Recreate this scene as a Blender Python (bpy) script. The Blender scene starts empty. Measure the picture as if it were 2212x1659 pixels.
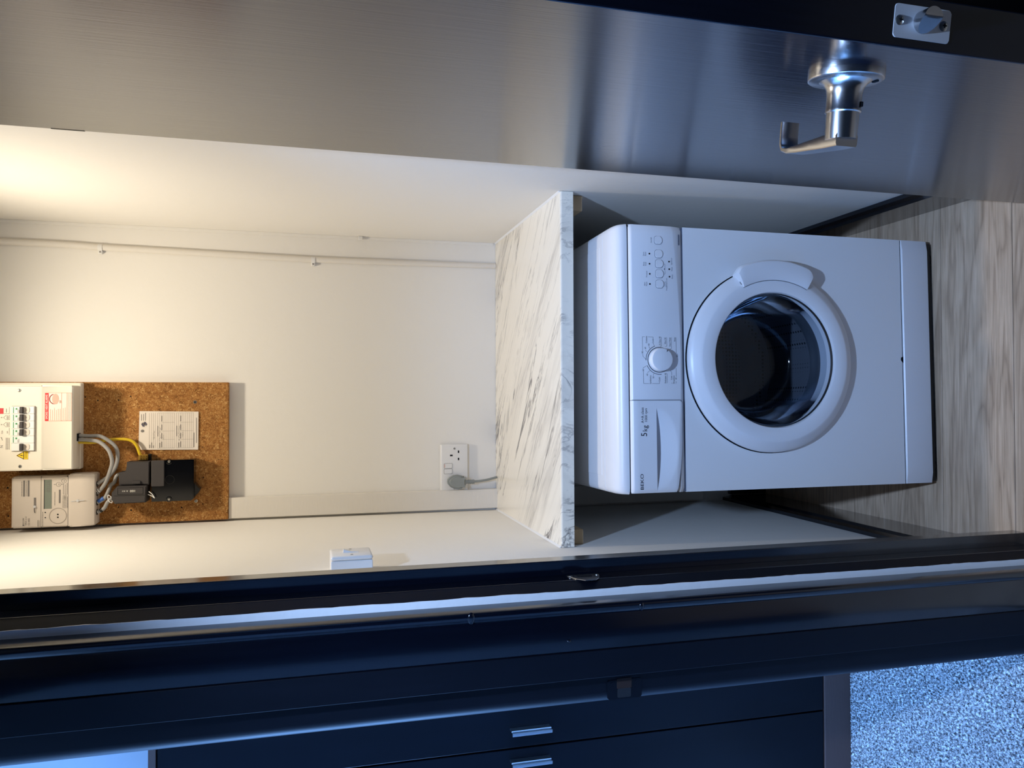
import bpy, bmesh, math, random
from mathutils import Vector, Matrix
random.seed(7)
S = bpy.context.scene
COL = S.collection
PI = math.pi

# ------------------------------------------------------------------ camera (a phone held sideways: world up points to the left of the picture)
CAM = Vector((0.3544, -1.7233, 1.5281))
PITCH, YAW, ROLL, FPX = 0.2590, 0.0165, -0.0017, 1672.5
fwd = Vector((math.sin(YAW)*math.cos(PITCH), math.cos(YAW)*math.cos(PITCH), -math.sin(PITCH)))
rgt = Vector((math.cos(YAW), -math.sin(YAW), 0))
dwn = fwd.cross(rgt)
r2 = rgt*math.cos(ROLL) + dwn*math.sin(ROLL)
d2 = dwn*math.cos(ROLL) - rgt*math.sin(ROLL)
cd = bpy.data.cameras.new('camera'); cam = bpy.data.objects.new('camera', cd); COL.objects.link(cam)
m = Matrix.Identity(4)
for i, ax in enumerate((d2, r2, -fwd)):
    for j in range(3): m[j][i] = ax[j]
m.translation = CAM
cam.matrix_world = m
cd.sensor_fit = 'HORIZONTAL'; cd.sensor_width = 36; cd.lens = FPX/2212*36; cd.clip_start = 0.02
S.camera = cam

# ------------------------------------------------------------------ world, lights, exposure
wd = bpy.data.worlds.new('world'); S.world = wd; wd.use_nodes = True
bg = wd.node_tree.nodes['Background']; bg.inputs[0].default_value = (0.35, 0.5, 1, 1); bg.inputs[1].default_value = 0.12
def light(name, kind, loc, power, color, **k):
    l = bpy.data.lights.new(name, kind); l.energy = power; l.color = color
    for a, b in k.items(): setattr(l, a, b)
    o = bpy.data.objects.new(name, l); COL.objects.link(o); o.location = loc
    return o
WARM = (1.0, 0.885, 0.70); COOL = (0.40, 0.60, 1.0); DAY = (0.19, 0.44, 1.0)
bulb = light('cupboard_bulb', 'SPOT', (0.42, 0.14, 2.54), 32, WARM, shadow_soft_size=0.045, spot_size=math.radians(152), spot_blend=1.0)
down = light('hall_downlight_bulb', 'SPOT', (0.47, -1.37, 2.375), 140, COOL, shadow_soft_size=0.03, spot_size=math.radians(128), spot_blend=0.5)
win = light('window_daylight', 'AREA', (-3.12, -0.05, 1.45), 240, DAY, shape='RECTANGLE', size=1.4, size_y=1.0)
win.rotation_euler = (0, -PI/2, 0)
S.view_settings.view_transform = 'Standard'; S.view_settings.look = 'None'
S.view_settings.exposure = 0.0; S.view_settings.gamma = 1.0; S.view_settings.use_curve_mapping = False

# ------------------------------------------------------------------ materials
def lin(c):
    c = [x/255 for x in c]
    return tuple(x/12.92 if x <= .04045 else ((x+.055)/1.055)**2.4 for x in c) + (1,)
def mat(name, rgb, rough=.5, metal=0, spec=.5, bump=None, coat=0, trans=0, ior=1.5, emit=None):
    M = bpy.data.materials.new(name); M.use_nodes = True
    nt = M.node_tree; b = nt.nodes['Principled BSDF']
    b.inputs['Base Color'].default_value = lin(rgb)
    b.inputs['Roughness'].default_value = rough; b.inputs['Metallic'].default_value = metal
    b.inputs['Specular IOR Level'].default_value = spec; b.inputs['Coat Weight'].default_value = coat
    b.inputs['Transmission Weight'].default_value = trans; b.inputs['IOR'].default_value = ior
    if emit: b.inputs['Emission Color'].default_value = emit[0]; b.inputs['Emission Strength'].default_value = emit[1]
    if bump:
        sc, st, stretch = bump
        n = nd(nt, 'ShaderNodeTexNoise', Scale=1.0, Detail=4.0)
        mp = mapping(nt, tuple(sc*s for s in stretch)); nt.links.new(mp, n.inputs['Vector'])
        bp = nt.nodes.new('ShaderNodeBump'); bp.inputs['Strength'].default_value = st; bp.inputs['Distance'].default_value = .002
        nt.links.new(n.outputs[0], bp.inputs['Height']); nt.links.new(bp.outputs[0], b.inputs['Normal'])
    return M
def nd(nt, t, **k):
    n = nt.nodes.new(t)
    for a, v in k.items(): n.inputs[a].default_value = v
    return n
def mapping(nt, scale, rot=(0, 0, 0), loc=(0, 0, 0)):
    tc = nt.nodes.new('ShaderNodeTexCoord'); mp = nt.nodes.new('ShaderNodeMapping')
    mp.inputs['Scale'].default_value = scale; mp.inputs['Rotation'].default_value = rot; mp.inputs['Location'].default_value = loc
    if any(rot):
        m0 = nt.nodes.new('ShaderNodeMapping'); m0.inputs['Rotation'].default_value = rot; mp.inputs['Rotation'].default_value = (0, 0, 0)
        nt.links.new(tc.outputs['Object'], m0.inputs['Vector']); nt.links.new(m0.outputs[0], mp.inputs['Vector'])
    else: nt.links.new(tc.outputs['Object'], mp.inputs['Vector'])
    return mp.outputs[0]
def ramp(nt, fac, stops):
    r = nt.nodes.new('ShaderNodeValToRGB'); e = r.color_ramp.elements
    e[0].position, e[0].color = stops[0]; e[1].position, e[1].color = stops[-1]
    for p, c in stops[1:-1]:
        x = e.new(p); x.color = c
    nt.links.new(fac, r.inputs[0]); return r.outputs[0]
def mix(nt, fac, a, b, mode='MIX'):
    n = nt.nodes.new('ShaderNodeMixRGB'); n.blend_type = mode
    for i, v in ((0, fac), (1, a), (2, b)):
        if isinstance(v, (float, int)): n.inputs[i].default_value = v
        elif isinstance(v, tuple): n.inputs[i].default_value = v
        else: nt.links.new(v, n.inputs[i])
    return n.outputs[0]
def math_(nt, op, a, b=0.0):
    n = nt.nodes.new('ShaderNodeMath'); n.operation = op
    for i, v in ((0, a), (1, b)):
        if isinstance(v, (float, int)): n.inputs[i].default_value = v
        else: nt.links.new(v, n.inputs[i])
    return n.outputs[0]
W1 = (1, 1, 1, 1); K0 = (0, 0, 0, 1)

M_wall = mat('wall_paint', (243, 239, 231), .75, spec=.25, bump=(45, .25, (1, 1, 1)))
M_ceil = mat('ceiling_paint', (238, 236, 230), .8, spec=.2)
M_hall = mat('bedroom_wall_paint', (176, 182, 192), .8, spec=.2)
M_hallw = mat('hall_wall_paint', (44, 48, 58), .8, spec=.2)
M_white = mat('white_plastic', (236, 234, 230), .32, spec=.5)
M_trunk = mat('white_painted_board', (232, 226, 216), .6, bump=(30, .2, (1, 1, 8)))
M_app = mat('white_enamel', (232, 232, 233), .28, spec=.5)
M_app_pl = mat('white_appliance_plastic', (230, 230, 233), .34, spec=.5)
M_gap = mat('dark_joint', (22, 24, 28), .8, spec=.1)
M_greygap = mat('grey_joint', (96, 100, 112), .7, spec=.2)
M_ink = mat('dark_print', (26, 28, 40), .6, spec=.2)
M_inkgrey = mat('grey_print', (128, 122, 118), .7, spec=.2)
M_inkpale = mat('pale_print', (172, 162, 152), .7, spec=.2)
M_inkwhite = mat('white_print', (240, 238, 230), .6, spec=.2)
M_black = mat('black_plastic', (14, 14, 16), .35)
M_blackgloss = mat('black_glossy_plastic', (9, 10, 14), .12)
M_dkgrey = mat('charcoal_plastic', (62, 58, 58), .55, spec=.35, bump=(900, .1, (1, 1, 1)))
M_chrome = mat('satin_steel', (190, 190, 192), .26, 1)
M_zinc = mat('zinc_screw', (176, 174, 168), .35, 1)
M_brass = mat('brass', (190, 152, 74), .35, 1)
M_grey_cable = mat('grey_pvc', (152, 150, 148), .45)
M_yellow = mat('yellow_pvc', (214, 180, 30), .42)
M_plug = mat('grey_plug', (142, 146, 142), .5)
M_meter = mat('meter_casing', (220, 208, 195), .45)
M_cu = mat('consumer_unit_enamel', (236, 228, 212), .35)
M_lcd = mat('lcd_glass', (132, 140, 128), .25)
M_red = mat('red_print', (200, 32, 38), .5)
M_pink = mat('pink_print', (228, 168, 150), .6)
M_yellowlab = mat('yellow_label', (238, 200, 30), .5)
M_green = mat('green_print', (58, 140, 84), .5)
M_paper = mat('paper', (232, 222, 210), .8, spec=.15)
M_blue = mat('blue_sleeve', (52, 98, 176), .5)
M_alu = mat('aluminium_handle', (200, 202, 206), .3, 1)
M_walnut = mat('brown_wood', (88, 66, 60), .5, bump=(20, .2, (1, 1, 10)))
M_rubber = mat('door_gasket_rubber', (70, 74, 80), .5)
M_silver = mat('latch_plate_steel', (222, 224, 228), .4, .35)
M_timber = mat('softwood_batten', (188, 164, 130), .7, bump=(30, .3, (8, 1, 8)))
M_white_line = mat('raw_white_edge', (236, 236, 236), .6, bump=(60, .4, (1, 1, 1)))
M_hose = mat('grey_hose', (60, 60, 62), .5)

def navy(name, rough, stretch, base=(6, 11, 23), coat=.45):
    M = mat(name, base, rough, spec=.36, coat=coat); nt = M.node_tree; b = nt.nodes['Principled BSDF']
    b.inputs['Coat Roughness'].default_value = .14; b.inputs['Coat IOR'].default_value = 1.4
    v = mapping(nt, stretch)
    n = nd(nt, 'ShaderNodeTexNoise', Scale=1.0, Detail=5.0, Roughness=.6); nt.links.new(v, n.inputs['Vector'])
    c = ramp(nt, n.outputs[0], [(.3, tuple(x*.82 for x in lin(base)[:3])+(1,)), (.7, tuple(x*1.2 for x in lin(base)[:3])+(1,))])
    nt.links.new(c, b.inputs['Base Color'])
    rr = ramp(nt, n.outputs[0], [(.25, (rough*.9,)*3+(1,)), (.75, (rough*1.12,)*3+(1,))]); nt.links.new(rr, b.inputs['Roughness'])
    bp = nt.nodes.new('ShaderNodeBump'); bp.inputs['Strength'].default_value = .22; bp.inputs['Distance'].default_value = .001
    nt.links.new(n.outputs[0], bp.inputs['Height']); nt.links.new(bp.outputs[0], b.inputs['Normal'])
    return M
M_door = navy('navy_door_paint', .21, (230, 230, 8), (10, 14, 24), .32)
M_trim = navy('navy_trim_paint', .2, (60, 60, 4), (5, 9, 20), .85)
M_ward = navy('navy_wardrobe_laminate', .3, (20, 20, 4), (4, 8, 18), 0)
M_ward.node_tree.nodes['Principled BSDF'].inputs['Specular IOR Level'].default_value = .25
M_trim2 = navy('navy_jamb_paint', .5, (60, 60, 4), (5, 9, 20), 0)
M_trim2.node_tree.nodes['Principled BSDF'].inputs['Specular IOR Level'].default_value = .2

def make_marble():
    M = mat('white_marble_laminate', (236, 232, 226), .22, spec=.5); nt = M.node_tree; b = nt.nodes['Principled BSDF']
    def layer(scale, rot, lo, hi, seed, distort=1.2, det=6):
        v = mapping(nt, scale, rot, (seed, seed*1.7, 0))
        n = nd(nt, 'ShaderNodeTexNoise', Scale=1.0, Detail=float(det), Roughness=.62, Distortion=distort); nt.links.new(v, n.inputs['Vector'])
        a = math_(nt, 'ABSOLUTE', math_(nt, 'SUBTRACT', n.outputs[0], .5))
        return ramp(nt, a, [(lo, W1), (hi, K0)])
    def mask(scale, seed, lo, hi, rot):
        v = mapping(nt, scale, rot, (seed, 0, seed)); n = nd(nt, 'ShaderNodeTexNoise', Scale=1.0, Detail=3.0); nt.links.new(v, n.inputs['Vector'])
        return ramp(nt, n.outputs[0], [(lo, K0), (hi, W1)])
    R1 = (0, 0, math.radians(42)); R2 = (0, 0, math.radians(36))
    broad = mix(nt, 1.0, layer((1.1, 7.5, 3), R1, .0, .10, 3.1, .9), mask((.9, 5, 4), 5.2, .47, .62, R1), 'MULTIPLY')
    fine = mix(nt, 1.0, layer((1.3, 13, 5), R2, .002, .018, 8.4, .8), mask((1.8, 7, 5), 1.2, .44, .58, R2), 'MULTIPLY')
    streak = mix(nt, 1.0, layer((2.2, 26, 9), R1, .0, .026, 2.2, .4), mask((2.4, 10, 10), 9.9, .46, .60, R1), 'MULTIPLY')
    c = mix(nt, math_(nt, 'MULTIPLY', broad, .32), lin((238, 230, 214)), lin((150, 140, 130)))
    c = mix(nt, math_(nt, 'MULTIPLY', streak, .5), c, lin((118, 108, 104)))
    c = mix(nt, math_(nt, 'MULTIPLY', fine, .95), c, lin((74, 68, 70)))
    nt.links.new(c, b.inputs['Base Color']); return M
M_marble = make_marble()

def make_chip():
    M = mat('particle_board', (168, 118, 66), .8, spec=.2); nt = M.node_tree; b = nt.nodes['Principled BSDF']
    v = mapping(nt, (1, 1, 1))
    n = nd(nt, 'ShaderNodeTexNoise', Scale=70.0, Detail=3.0, Distortion=1.5); nt.links.new(v, n.inputs['Vector'])
    w = mix(nt, .035, v, n.outputs[1])
    vo = nd(nt, 'ShaderNodeTexVoronoi', Scale=230.0); nt.links.new(w, vo.inputs['Vector'])
    c1 = ramp(nt, vo.outputs['Color'], [(.1, lin((122, 80, 38))), (.45, lin((160, 108, 56))), (.72, lin((178, 128, 72))), (.95, lin((212, 172, 112)))])
    n2 = nd(nt, 'ShaderNodeTexNoise', Scale=9.0, Detail=3.0); nt.links.new(v, n2.inputs['Vector'])
    c2 = mix(nt, 1.0, c1, ramp(nt, n2.outputs[0], [(.3, (.86, .84, .82, 1)), (.7, (1.06, 1.05, 1.04, 1))]), 'MULTIPLY')
    nt.links.new(c2, b.inputs['Base Color']); return M
M_chip = make_chip()

def make_plank():
    M = mat('grey_wood_plank', (150, 146, 142), .42, spec=.4); nt = M.node_tree; b = nt.nodes['Principled BSDF']
    oi = nt.nodes.new('ShaderNodeObjectInfo')
    tc = nt.nodes.new('ShaderNodeTexCoord'); add = nt.nodes.new('ShaderNodeVectorMath'); add.operation = 'ADD'
    sc = nt.nodes.new('ShaderNodeVectorMath'); sc.operation = 'SCALE'; sc.inputs['Scale'].default_value = 37.0
    cb = nt.nodes.new('ShaderNodeCombineXYZ')
    for i in range(3): nt.links.new(oi.outputs['Random'], cb.inputs[i])
    nt.links.new(cb.outputs[0], sc.inputs[0]); nt.links.new(tc.outputs['Object'], add.inputs[0]); nt.links.new(sc.outputs[0], add.inputs[1])
    def noise(scale, det, dist=0.):
        mp = nt.nodes.new('ShaderNodeMapping'); mp.inputs['Scale'].default_value = scale; nt.links.new(add.outputs[0], mp.inputs['Vector'])
        n = nd(nt, 'ShaderNodeTexNoise', Scale=1.0, Detail=float(det), Roughness=.65, Distortion=dist); nt.links.new(mp.outputs[0], n.inputs['Vector']); return n.outputs[0]
    fine = noise((7, 170, 1), 5, .4); bands = noise((1.0, 11, 1), 3, .9); blot = noise((5, 9, 1), 3)
    a = math_(nt, 'ABSOLUTE', math_(nt, 'SINE', math_(nt, 'MULTIPLY', bands, 20.0)))
    c = ramp(nt, fine, [(.28, lin((160, 136, 112))), (.5, lin((198, 170, 143))), (.74, lin((226, 200, 172)))])
    c = mix(nt, .36, c, ramp(nt, a, [(.0, lin((142, 120, 99))), (.45, lin((202, 175, 147))), (1., lin((230, 205, 177)))]))
    c = mix(nt, 1.0, c, ramp(nt, blot, [(.3, (.84, .83, .82, 1)), (.7, (1.06, 1.06, 1.06, 1))]), 'MULTIPLY')
    tone = ramp(nt, oi.outputs['Random'], [(0., (.9, .9, .9, 1)), (1., (1.08, 1.07, 1.05, 1))])
    c = mix(nt, 1.0, c, tone, 'MULTIPLY')
    nt.links.new(c, b.inputs['Base Color'])
    bp = nt.nodes.new('ShaderNodeBump'); bp.inputs['Strength'].default_value = .2; bp.inputs['Distance'].default_value = .001
    nt.links.new(fine, bp.inputs['Height']); nt.links.new(bp.outputs[0], b.inputs['Normal']); return M
M_plank = make_plank()

def make_carpet():
    M = mat('grey_carpet', (150, 152, 156), .95, spec=.05); nt = M.node_tree; b = nt.nodes['Principled BSDF']
    v = mapping(nt, (1, 1, 1)); n = nd(nt, 'ShaderNodeTexNoise', Scale=150.0, Detail=4.0, Roughness=.75); nt.links.new(v, n.inputs['Vector'])
    n2 = nd(nt, 'ShaderNodeTexNoise', Scale=14.0, Detail=2.0); nt.links.new(v, n2.inputs['Vector'])
    c = ramp(nt, n.outputs[0], [(.38, lin((60, 60, 66))), (.5, lin((158, 160, 164))), (.62, lin((236, 238, 242)))])
    c = mix(nt, 1.0, c, ramp(nt, n2.outputs[0], [(.3, (.85, .85, .85, 1)), (.7, (1.08, 1.08, 1.08, 1))]), 'MULTIPLY')
    nt.links.new(c, b.inputs['Base Color']); return M
M_carpet = make_carpet()

def make_drum():
    M = mat('perforated_drum_steel', (140, 142, 148), .6, .2); nt = M.node_tree; b = nt.nodes['Principled BSDF']
    v = mapping(nt, (1, 1, 1)); vo = nd(nt, 'ShaderNodeTexVoronoi', Scale=95.0, Randomness=.0); nt.links.new(v, vo.inputs['Vector'])
    c = ramp(nt, vo.outputs['Distance'], [(.2, lin((8, 8, 10))), (.34, lin((128, 130, 136)))])
    nt.links.new(c, b.inputs['Base Color']); return M
M_drum = make_drum()
def make_glass():      # thin clear glass: see-through body with a mirror-like skin
    M = bpy.data.materials.new('tinted_door_glass'); M.use_nodes = True; nt = M.node_tree; nt.nodes.remove(nt.nodes['Principled BSDF'])
    t = nt.nodes.new('ShaderNodeBsdfTransparent'); t.inputs[0].default_value = (.80, .83, .86, 1)
    g = nt.nodes.new('ShaderNodeBsdfGlossy'); g.inputs['Roughness'].default_value = .05; g.inputs['Color'].default_value = (.9, .92, .95, 1)
    f = nt.nodes.new('ShaderNodeFresnel'); f.inputs[0].default_value = 1.24
    x = nt.nodes.new('ShaderNodeMixShader'); nt.links.new(f.outputs[0], x.inputs[0]); nt.links.new(t.outputs[0], x.inputs[1]); nt.links.new(g.outputs[0], x.inputs[2])
    nt.links.new(x.outputs[0], nt.nodes['Material Output'].inputs['Surface']); return M
M_glass = make_glass()
M_clear = mat('window_glass', (255, 255, 255), .0, trans=1.0, ior=1.02)

# ------------------------------------------------------------------ mesh helpers
def tag(o, label=None, cat=None, group=None, kind=None):
    if label: o['label'] = label
    if cat: o['category'] = cat
    if group: o['group'] = group
    if kind: o['kind'] = kind
    return o
ORG = {}; LOCAL = {}
def root_of(p):
    while p.parent: p = p.parent
    return p
def obj(name, bm, material, parent=None, smooth=False, world=True):
    """one mesh object; coordinates in the script are world coordinates unless the thing was made with world=False"""
    if isinstance(bm, bmesh.types.BMesh):
        bmesh.ops.recalc_face_normals(bm, faces=bm.faces)
        me = bpy.data.meshes.new(name); bm.to_mesh(me); bm.free()
    else: me = bm
    me.materials.clear(); me.materials.append(material)
    if smooth:
        me.polygons.foreach_set('use_smooth', [True]*len(me.polygons))
        try: me.set_sharp_from_angle(angle=math.radians(38))
        except Exception: pass
    o = bpy.data.objects.new(name, me); COL.objects.link(o)
    if parent is not None:
        r = root_of(parent)
        if r.name in LOCAL: me.transform(LOCAL[r.name])
        if world and r.name in ORG: me.transform(Matrix.Translation(-ORG[r.name]))
        o.parent = parent
    return o
def thing(name, label, cat, loc, rotz=0, group=None, world=True, kind=None):
    o = bpy.data.objects.new(name, None); COL.objects.link(o); o.empty_display_size = .05
    o.location = loc; o.rotation_euler = (0, 0, rotz)
    if world: ORG[o.name] = Vector(loc)
    return tag(o, label, cat, group, kind)
def box(bm, x0, x1, y0, y1, z0, z1, bev=0, seg=2):
    r = bmesh.ops.create_cube(bm, size=1)
    for v in r['verts']:
        v.co = Vector(((x0+x1)/2 + v.co.x*(x1-x0), (y0+y1)/2 + v.co.y*(y1-y0), (z0+z1)/2 + v.co.z*(z1-z0)))
    if bev:
        es = list({e for v in r['verts'] for e in v.link_edges})
        bmesh.ops.bevel(bm, geom=es, offset=bev, segments=seg, affect='EDGES', profile=.5)
    return bm
def B(*a, **k): return box(bmesh.new(), *a, **k)
def prism(bm, pts, axis, a, b, bev=0, seg=2):
    """extrude a 2-D polygon; axis 'y': pts are (x,z); 'x': (y,z); 'z': (x,y)"""
    def P(p, t):
        return {'y': (p[0], t, p[1]), 'x': (t, p[0], p[1]), 'z': (p[0], p[1], t)}[axis]
    v0 = [bm.verts.new(P(p, a)) for p in pts]; v1 = [bm.verts.new(P(p, b)) for p in pts]
    n = len(pts)
    fs = [bm.faces.new(v0[::-1]), bm.faces.new(v1)]
    for i in range(n): fs.append(bm.faces.new((v0[i], v0[(i+1) % n], v1[(i+1) % n], v1[i])))
    if bev:
        es = list({e for f in fs[:2] for e in f.edges})
        bmesh.ops.bevel(bm, geom=es, offset=bev, segments=seg, affect='EDGES')
    return bm
def lathe(bm, prof, c=(0, 0, 0), axis='y', n=48, closed=False):
    """prof: list of (r, t) with t along the axis"""
    rings = []
    for r, t in prof:
        if r < 1e-6:
            p = {'y': (c[0], c[1]+t, c[2]), 'z': (c[0], c[1], c[2]+t), 'x': (c[0]+t, c[1], c[2])}[axis]
            rings.append([bm.verts.new(p)]); continue
        ring = []
        for i in range(n):
            a = 2*PI*i/n; u, w = r*math.cos(a), r*math.sin(a)
            ring.append(bm.verts.new({'y': (c[0]+u, c[1]+t, c[2]+w), 'z': (c[0]+u, c[1]+w, c[2]+t), 'x': (c[0]+t, c[1]+u, c[2]+w)}[axis]))
        rings.append(ring)
    pairs = list(zip(rings[:-1], rings[1:]))
    if closed: pairs.append((rings[-1], rings[0]))
    for a, b in pairs:
        if len(a) == 1 and len(b) == 1: continue
        for i in range(n):
            j = (i+1) % n
            if len(a) == 1: bm.faces.new((a[0], b[i], b[j]))
            elif len(b) == 1: bm.faces.new((a[i], a[j], b[0]))
            else: bm.faces.new((a[i], a[j], b[j], b[i]))
    return bm
def cyl(bm, c, r, t0, t1, axis='y', n=24):
    return lathe(bm, [(0, t0), (r, t0), (r, t1), (0, t1)], c, axis, n)
def spline(pts, k=8):
    P = [Vector(p) for p in pts]; out = []
    for i in range(len(P)-1):
        p0 = P[max(i-1, 0)]; p1 = P[i]; p2 = P[i+1]; p3 = P[min(i+2, len(P)-1)]
        for s in range(k):
            t = s/k
            out.append(.5*((2*p1)+(p2-p0)*t+(2*p0-5*p1+4*p2-p3)*t*t+(3*p1-p0-3*p2+p3)*t**3))
    out.append(P[-1]); return out
def tube(bm, pts, r, n=12, smooth_k=8):
    pts = spline(pts, smooth_k) if smooth_k else [Vector(p) for p in pts]
    rings = []; a = None
    for i, p in enumerate(pts):
        t = (pts[min(i+1, len(pts)-1)]-pts[max(i-1, 0)]).normalized()
        a = t.orthogonal() if a is None else a-t*a.dot(t)
        a.normalize(); b = t.cross(a)
        rings.append([bm.verts.new(p + a*r*math.cos(2*PI*j/n) + b*r*math.sin(2*PI*j/n)) for j in range(n)])
    for A, C in zip(rings[:-1], rings[1:]):
        for j in range(n): bm.faces.new((A[j], A[(j+1) % n], C[(j+1) % n], C[j]))
    bm.faces.new(rings[0][::-1]); bm.faces.new(rings[-1]); return bm
def strokes(lines, w, y, bm=None):
    """flat print: ribbons in the x-z plane facing -y"""
    bm = bm or bmesh.new()
    for L in lines:
        for (x0, z0), (x1, z1) in zip(L[:-1], L[1:]):
            d = Vector((x1-x0, z1-z0)); n = d.length
            if n < 1e-7: continue
            d /= n; px, pz = -d.y*w/2, d.x*w/2; ex, ez = d.x*w*.3, d.y*w*.3
            bm.faces.new([bm.verts.new(p) for p in ((x0-ex+px, y, z0-ez+pz), (x0-ex-px, y, z0-ez-pz), (x1+ex-px, y, z1+ez-pz), (x1+ex+px, y, z1+ez+pz))])
    return bm
def flat(pts, y, bm=None):
    bm = bm or bmesh.new(); bm.faces.new([bm.verts.new((x, y, z)) for x, z in pts]); return bm
def disc(x, z, r, y, n=20, bm=None, rz=None):
    return flat([(x+r*math.cos(2*PI*i/n), z+(rz or r)*math.sin(2*PI*i/n)) for i in range(n)], y, bm)
def arc(cx, cz, r, a0, a1, n=16): return [(cx+r*math.cos(math.radians(a0+(a1-a0)*i/n)), cz+r*math.sin(math.radians(a0+(a1-a0)*i/n))) for i in range(n+1)]
def text_bm(items, y, bm=None):
    """items: (string, x, z, size, align, flipped[, xscale]) -> flat lettering facing -y"""
    bm = bm or bmesh.new()
    for it in items:
        s, x, z, size, al, fl = it[:6]; xs = it[6] if len(it) > 6 else 1
        cu = bpy.data.curves.new('t', 'FONT'); cu.body = s; cu.size = size; cu.align_x = al; cu.align_y = 'CENTER'; cu.resolution_u = 3
        o = bpy.data.objects.new('t', cu); me = bpy.data.meshes.new_from_object(o)
        M = Matrix.Translation((x, y, z)) @ (Matrix.Rotation(PI, 4, 'Y') if fl else Matrix.Identity(4)) @ Matrix.Rotation(PI/2, 4, 'X') @ Matrix.Diagonal((xs, 1, 1, 1))
        me.transform(M); bm.from_mesh(me)
        bpy.data.objects.remove(o); bpy.data.curves.remove(cu); bpy.data.meshes.remove(me)
    return bm
def fine_print(x0, x1, z0, z1, rows, fill=.8, seed=1):
    """unreadable small print: broken lines"""
    rnd = random.Random(seed); L = []
    for i in range(rows):
        z = z1-(i+.5)*(z1-z0)/rows; x = x0; end = x0+(x1-x0)*(fill+(1-fill)*rnd.random())
        while x < end:
            w = (x1-x0)*rnd.uniform(.06, .2); L.append([(x, z), (min(x+w, end), z)]); x += w+(x1-x0)*.03
    return L
def rrect(x, z, w, h, r, n=5):
    P = []
    for cx, cz, a0 in ((x+w/2-r, z+h/2-r, 0), (x-w/2+r, z+h/2-r, 90), (x-w/2+r, z-h/2+r, 180), (x+w/2-r, z-h/2+r, 270)):
        P += [(cx+r*math.cos(math.radians(a0+90*i/n)), cz+r*math.sin(math.radians(a0+90*i/n))) for i in range(n+1)]
    return P
def struct(name, bm, material, label, cat, smooth=False): return tag(obj(name, bm, material, smooth=smooth), label, cat, kind='structure')

# ------------------------------------------------------------------ the setting
W, D, ZT = 0.838, 0.649, 0.953          # cupboard width, depth behind the worktop front, worktop height
CEIL = 2.62
struct('wall_back', B(-.19, 1.02, D, D+.10, 0, CEIL), M_wall, 'cream painted back wall of the cupboard behind the meter board', 'wall')
struct('wall_left', B(-.175, 0, -.366, D, 0, CEIL), M_wall, 'cream painted left wall of the cupboard carrying the light switch', 'wall')
struct('wall_right', B(W, W+.12, -.41, D, 0, CEIL), M_wall, 'cream painted right wall of the cupboard beside the open door', 'wall')
struct('ceiling', B(-.19, 1.02, -.47, D+.1, CEIL, CEIL+.06), M_ceil, 'white ceiling of the cupboard above the frame', 'ceiling')
bm = bmesh.new(); box(bm, .90, 1.45, -.47, -.411, 0, CEIL); box(bm, .0, .90, -.47, -.33, 2.07, CEIL)
struct('wall_front', bm, M_hallw, 'hall wall above and to the right of the cupboard opening', 'wall')
bm = bmesh.new(); box(bm, -.165, -.03, -2.95, -1.27, 0, CEIL); box(bm, -.165, -.03, -1.27, -.481, 2.06, CEIL)
struct('wall_hall_left', bm, M_hallw, 'hall side wall with the bedroom doorway beside the camera', 'wall')
struct('wall_hall_right', B(1.33, 1.45, -2.95, -.47, 0, CEIL), M_hallw, 'hall side wall beyond the open navy door', 'wall')
struct('wall_hall_back', B(-.165, 1.45, -3.05, -2.95, 0, CEIL), M_hallw, 'hall end wall behind the camera', 'wall')
struct('ceiling_hall', B(-.165, 1.45, -2.95, -.47, 2.40, 2.46), M_ceil, 'white hall ceiling above the camera', 'ceiling')
d2o = thing('door_2', 'closed navy door in the hall wall past the open door', 'door', (1.31, -1.0, 0), kind='structure')
obj('door_leaf', B(1.295, 1.3295, -1.33, -.55, .005, 2.04, bev=.002), M_door, d2o)
obj('door_knob', lathe(bmesh.new(), [(0, -.055), (.02, -.055), (.026, -.04), (.02, -.025), (.01, -.02), (.01, 0), (0, 0)], (1.295, -.63, 1.0), 'x', 20), M_chrome, d2o, True)

# floor: vinyl planks laid left to right
fl = struct('floor', B(-.19, 1.45, -3.05, D+.1, -.03, -.0045), M_gap, 'grey wood effect plank floor under the washing machine', 'floor')
def plank(x0, x1, y0, y1, z=0.):
    bm = B(-(x1-x0)/2+.0004, (x1-x0)/2-.0004, -(y1-y0)/2+.0008, (y1-y0)/2-.0008, -.0045, 0, bev=.0010, seg=1)
    o = obj('plank', bm, M_plank, fl, world=False); o.location = ((x0+x1)/2, (y0+y1)/2, z); return o
yy = -.337; row = 0
while yy < D:
    y1 = min(yy+.203, D); plank(0, W, yy, y1); yy = y1
yy = -.337
while yy > -3.0:
    y0 = max(yy-.203, -3.0); s = (.37*row) % 1.0; row += 1
    xs = [-.1] + ([s*1.2-.1] if .15 < s*1.2 < 1.2 else []) + [1.33]
    if row < 3: xs = [-.1, 1.33]
    for a, b in zip(xs[:-1], xs[1:]): plank(a, b, y0, yy)
    yy = y0

# skirtings
def skirt(side, x_wall, dirn, y0, y1, h):
    t = .018*dirn
    pr = [(x_wall, 0), (x_wall+t, 0), (x_wall+t, h*.78), (x_wall+t*.72, h*.86), (x_wall+t*.55, h), (x_wall, h)]
    bm = bmesh.new(); prism(bm, pr, 'y', y0, y1)
    return bm
struct('baseboard_left', skirt('left', 0, 1, -.3295, D-.001, .158), M_trim, 'dark navy skirting along the left cupboard wall', 'skirting')
struct('baseboard_right', skirt('right', W, -1, -.36, D-.001, .142), M_trim, 'dark navy skirting along the right cupboard wall', 'skirting')
struct('baseboard_back', B(.02, W-.02, D-.016, D, 0, .14, bev=.003), M_trim, 'dark navy skirting along the back wall behind the washing machine', 'skirting')

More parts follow.
